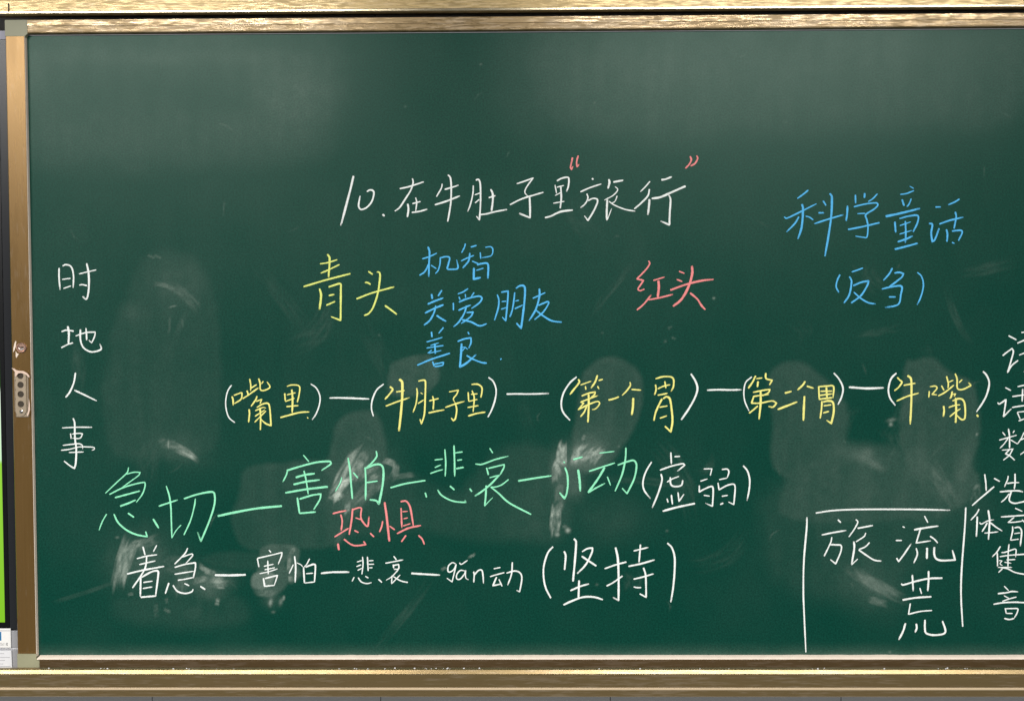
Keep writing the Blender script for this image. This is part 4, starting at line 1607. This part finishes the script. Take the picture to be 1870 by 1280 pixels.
# crumbs of chalk along the tray lip
mb = MB()
for px in [618, 646] + list(rng.uniform(640, 900, 16)) + list(rng.uniform(80, 640, 9)) + list(rng.uniform(1000, 1860, 12)) + [1766]:
    x, r = X(px, 1225, BY), rng.uniform(.0007, .0017)
    y, z = BY + .0085 + rng.uniform(-.002, .003), zb1 + .0070
    vs = [(x + r * 1.4 * math.cos(t) * rng.uniform(.7, 1.1), y + r * math.sin(t), z) for t in np.linspace(0, 2 * math.pi, 6, endpoint=False)]
    vs += [(x + r * .8 * math.cos(t), y + r * .6 * math.sin(t), z + r * rng.uniform(.6, 1.2)) for t in np.linspace(.5, .5 + 2 * math.pi, 6, endpoint=False)]
    mb.add(vs, [(k, (k + 1) % 6, 6 + (k + 1) % 6, 6 + k) for k in range(6)] + [tuple(range(6, 12))])
tag(mb.build('chalk_crumbs', m_paper), 'tiny pale chalk crumbs scattered along the bottom rail', 'chalk crumbs', kind='stuff')

# ------------------------------------------------------------------ interactive display left of the board
DY = .022
xr = xl0 + .06                               # its side runs on behind the sliding board
xb_ = (X(17, 1100, DY) + X(9, 690, DY)) / 2; xs_ = (X(9, 1130, DY) + X(5, 910, DY)) / 2
zd0 = Z(10, 1148, DY); zd1 = Z(4, 57, DY); zs0 = Z(4, 1136, DY)
dp = thing('interactive_display', (xs_ - .5, WY, zd0), 'black framed digital display showing a green picture, left of the chalkboard', 'display screen')
mb = MB(); mb.prism_z([(xb_, DY), (xr, DY), (xr, WY - .001), (xs_ - 1.0, WY - .001), (xs_ - 1.0, DY + .006), (xb_, DY + .006)], zd0, zd1 - .017)
mb.build('casing', m_casing, dp)
mb = MB(); mb.box(xs_ - 1.0, xr, DY - .001, WY - .001, zd1 - .0165, zd1)
mb.build('top_trim', m_silver, dp)
mb = MB(); mb.box(xs_ + .0002, xb_ - .0003, DY - .0012, DY + .0055, zd0 + .0005, zd1 - .0175)
mb.box(xs_ - 1.0, xs_ + .0001, DY - .0012, DY + .0055, zd0 + .0005, zs0)
mb.build('bezel', m_bezel, dp)
mb = MB(); mb.box(xs_ - 1.0, xs_, DY + .0005, DY + .005, zs0 + .0002, zs0 + 1.06)
mb.build('screen', m_screen, dp)

# grey control console below the display
zk0, zk1 = Z(25, 1224, DY), Z(25, 1151, DY); zk = Z(25, 1184, DY)
cs = thing('control_console', (xs_ - .2, WY, zk0), 'grey metal control console under the display beside the chalkboard', 'control box')
mb = MB(); mb.box(xs_ - .45, xr, DY, WY - .001, zk + .0015, zk1 - .0004)
mb.build('upper_cover', m_console, cs, bevel=.0006)
mb = MB(); mb.box(xs_ - .45, xr, DY, WY - .001, zk0, zk - .0015)
mb.build('lower_cover', m_console, cs, bevel=.0006)
mb = MB(); mb.box(xs_ - .449, xr, DY + .002, WY - .002, zk - .0012, zk + .0012)
mb.build('cover_seam', m_paper, cs)

SY = DY - .0024
st = thing('label_sticker', (X(10, 1165, SY), SY, Z(10, 1182, SY)), 'small white sticker with a blue square on the grey console', 'sticker')
x0, x1, z0, z1 = X(-60, 1165, SY), X(19.6, 1165, SY), Z(10, 1182, SY), Z(10, 1147, SY)
mb = MB(); mb.box(x0, x1, SY, SY + .0008, z0, z1); mb.build('sheet', m_sticker, st)
mb = MB(); mb.box(X(-40, 1160, SY), X(2.4, 1160, SY), SY - .0003, SY - .0001, Z(2, 1169, SY), Z(2, 1153, SY)); mb.build('blue_square', m_blue, st)
mb = MB()
for px in (-9, -6.4, -3.2, 0.6, 3.1, 6.4, 10.6, 12.4):
    for k in range(3):
        a = random.uniform(0, .6)
        mb.box(X(px + a, 1175, SY), X(px + a + random.uniform(.6, 1.6), 1175, SY), SY - .0003, SY - .0001, Z(5, 1173.2 + k * 1.9 + 1.2, SY), Z(5, 1173.2 + k * 1.9, SY))
mb.build('print', m_ink, st)
mb = MB(); mb.box(X(-40, 1149, SY), X(18, 1149, SY), SY - .0003, SY - .0001, Z(5, 1151.6, SY), Z(5, 1150.4, SY)); mb.build('printed_rule', m_faint, st)
nt_ = thing('paper_notice', (X(10, 1205, SY), SY, Z(10, 1222, SY)), 'white paper sheet with faint grey rows, lower on the grey console', 'paper notice')
mb = MB(); vs = [at(-70, 1188, SY), at(20.6, 1187, SY), at(22.2, 1222, SY), at(-70, 1221, SY)]
mb.add(list(vs) + [(p[0], p[1] + .0008, p[2]) for p in vs], [(0, 1, 2, 3), (7, 6, 5, 4), (0, 4, 5, 1), (1, 5, 6, 2), (2, 6, 7, 3), (3, 7, 4, 0)])
mb.build('sheet', m_paper, nt_)
mb = MB()
for i, py in enumerate((1192.5, 1199.5, 1205, 1211.5, 1216)):
    mb.box(X(-50, py, SY), X((7, 18, 9, 6, 19)[i], py, SY), SY - .0003, SY - .0001, Z(5, py + .55, SY), Z(5, py - .45, SY))
mb.build('printed_rows', m_faint, nt_)
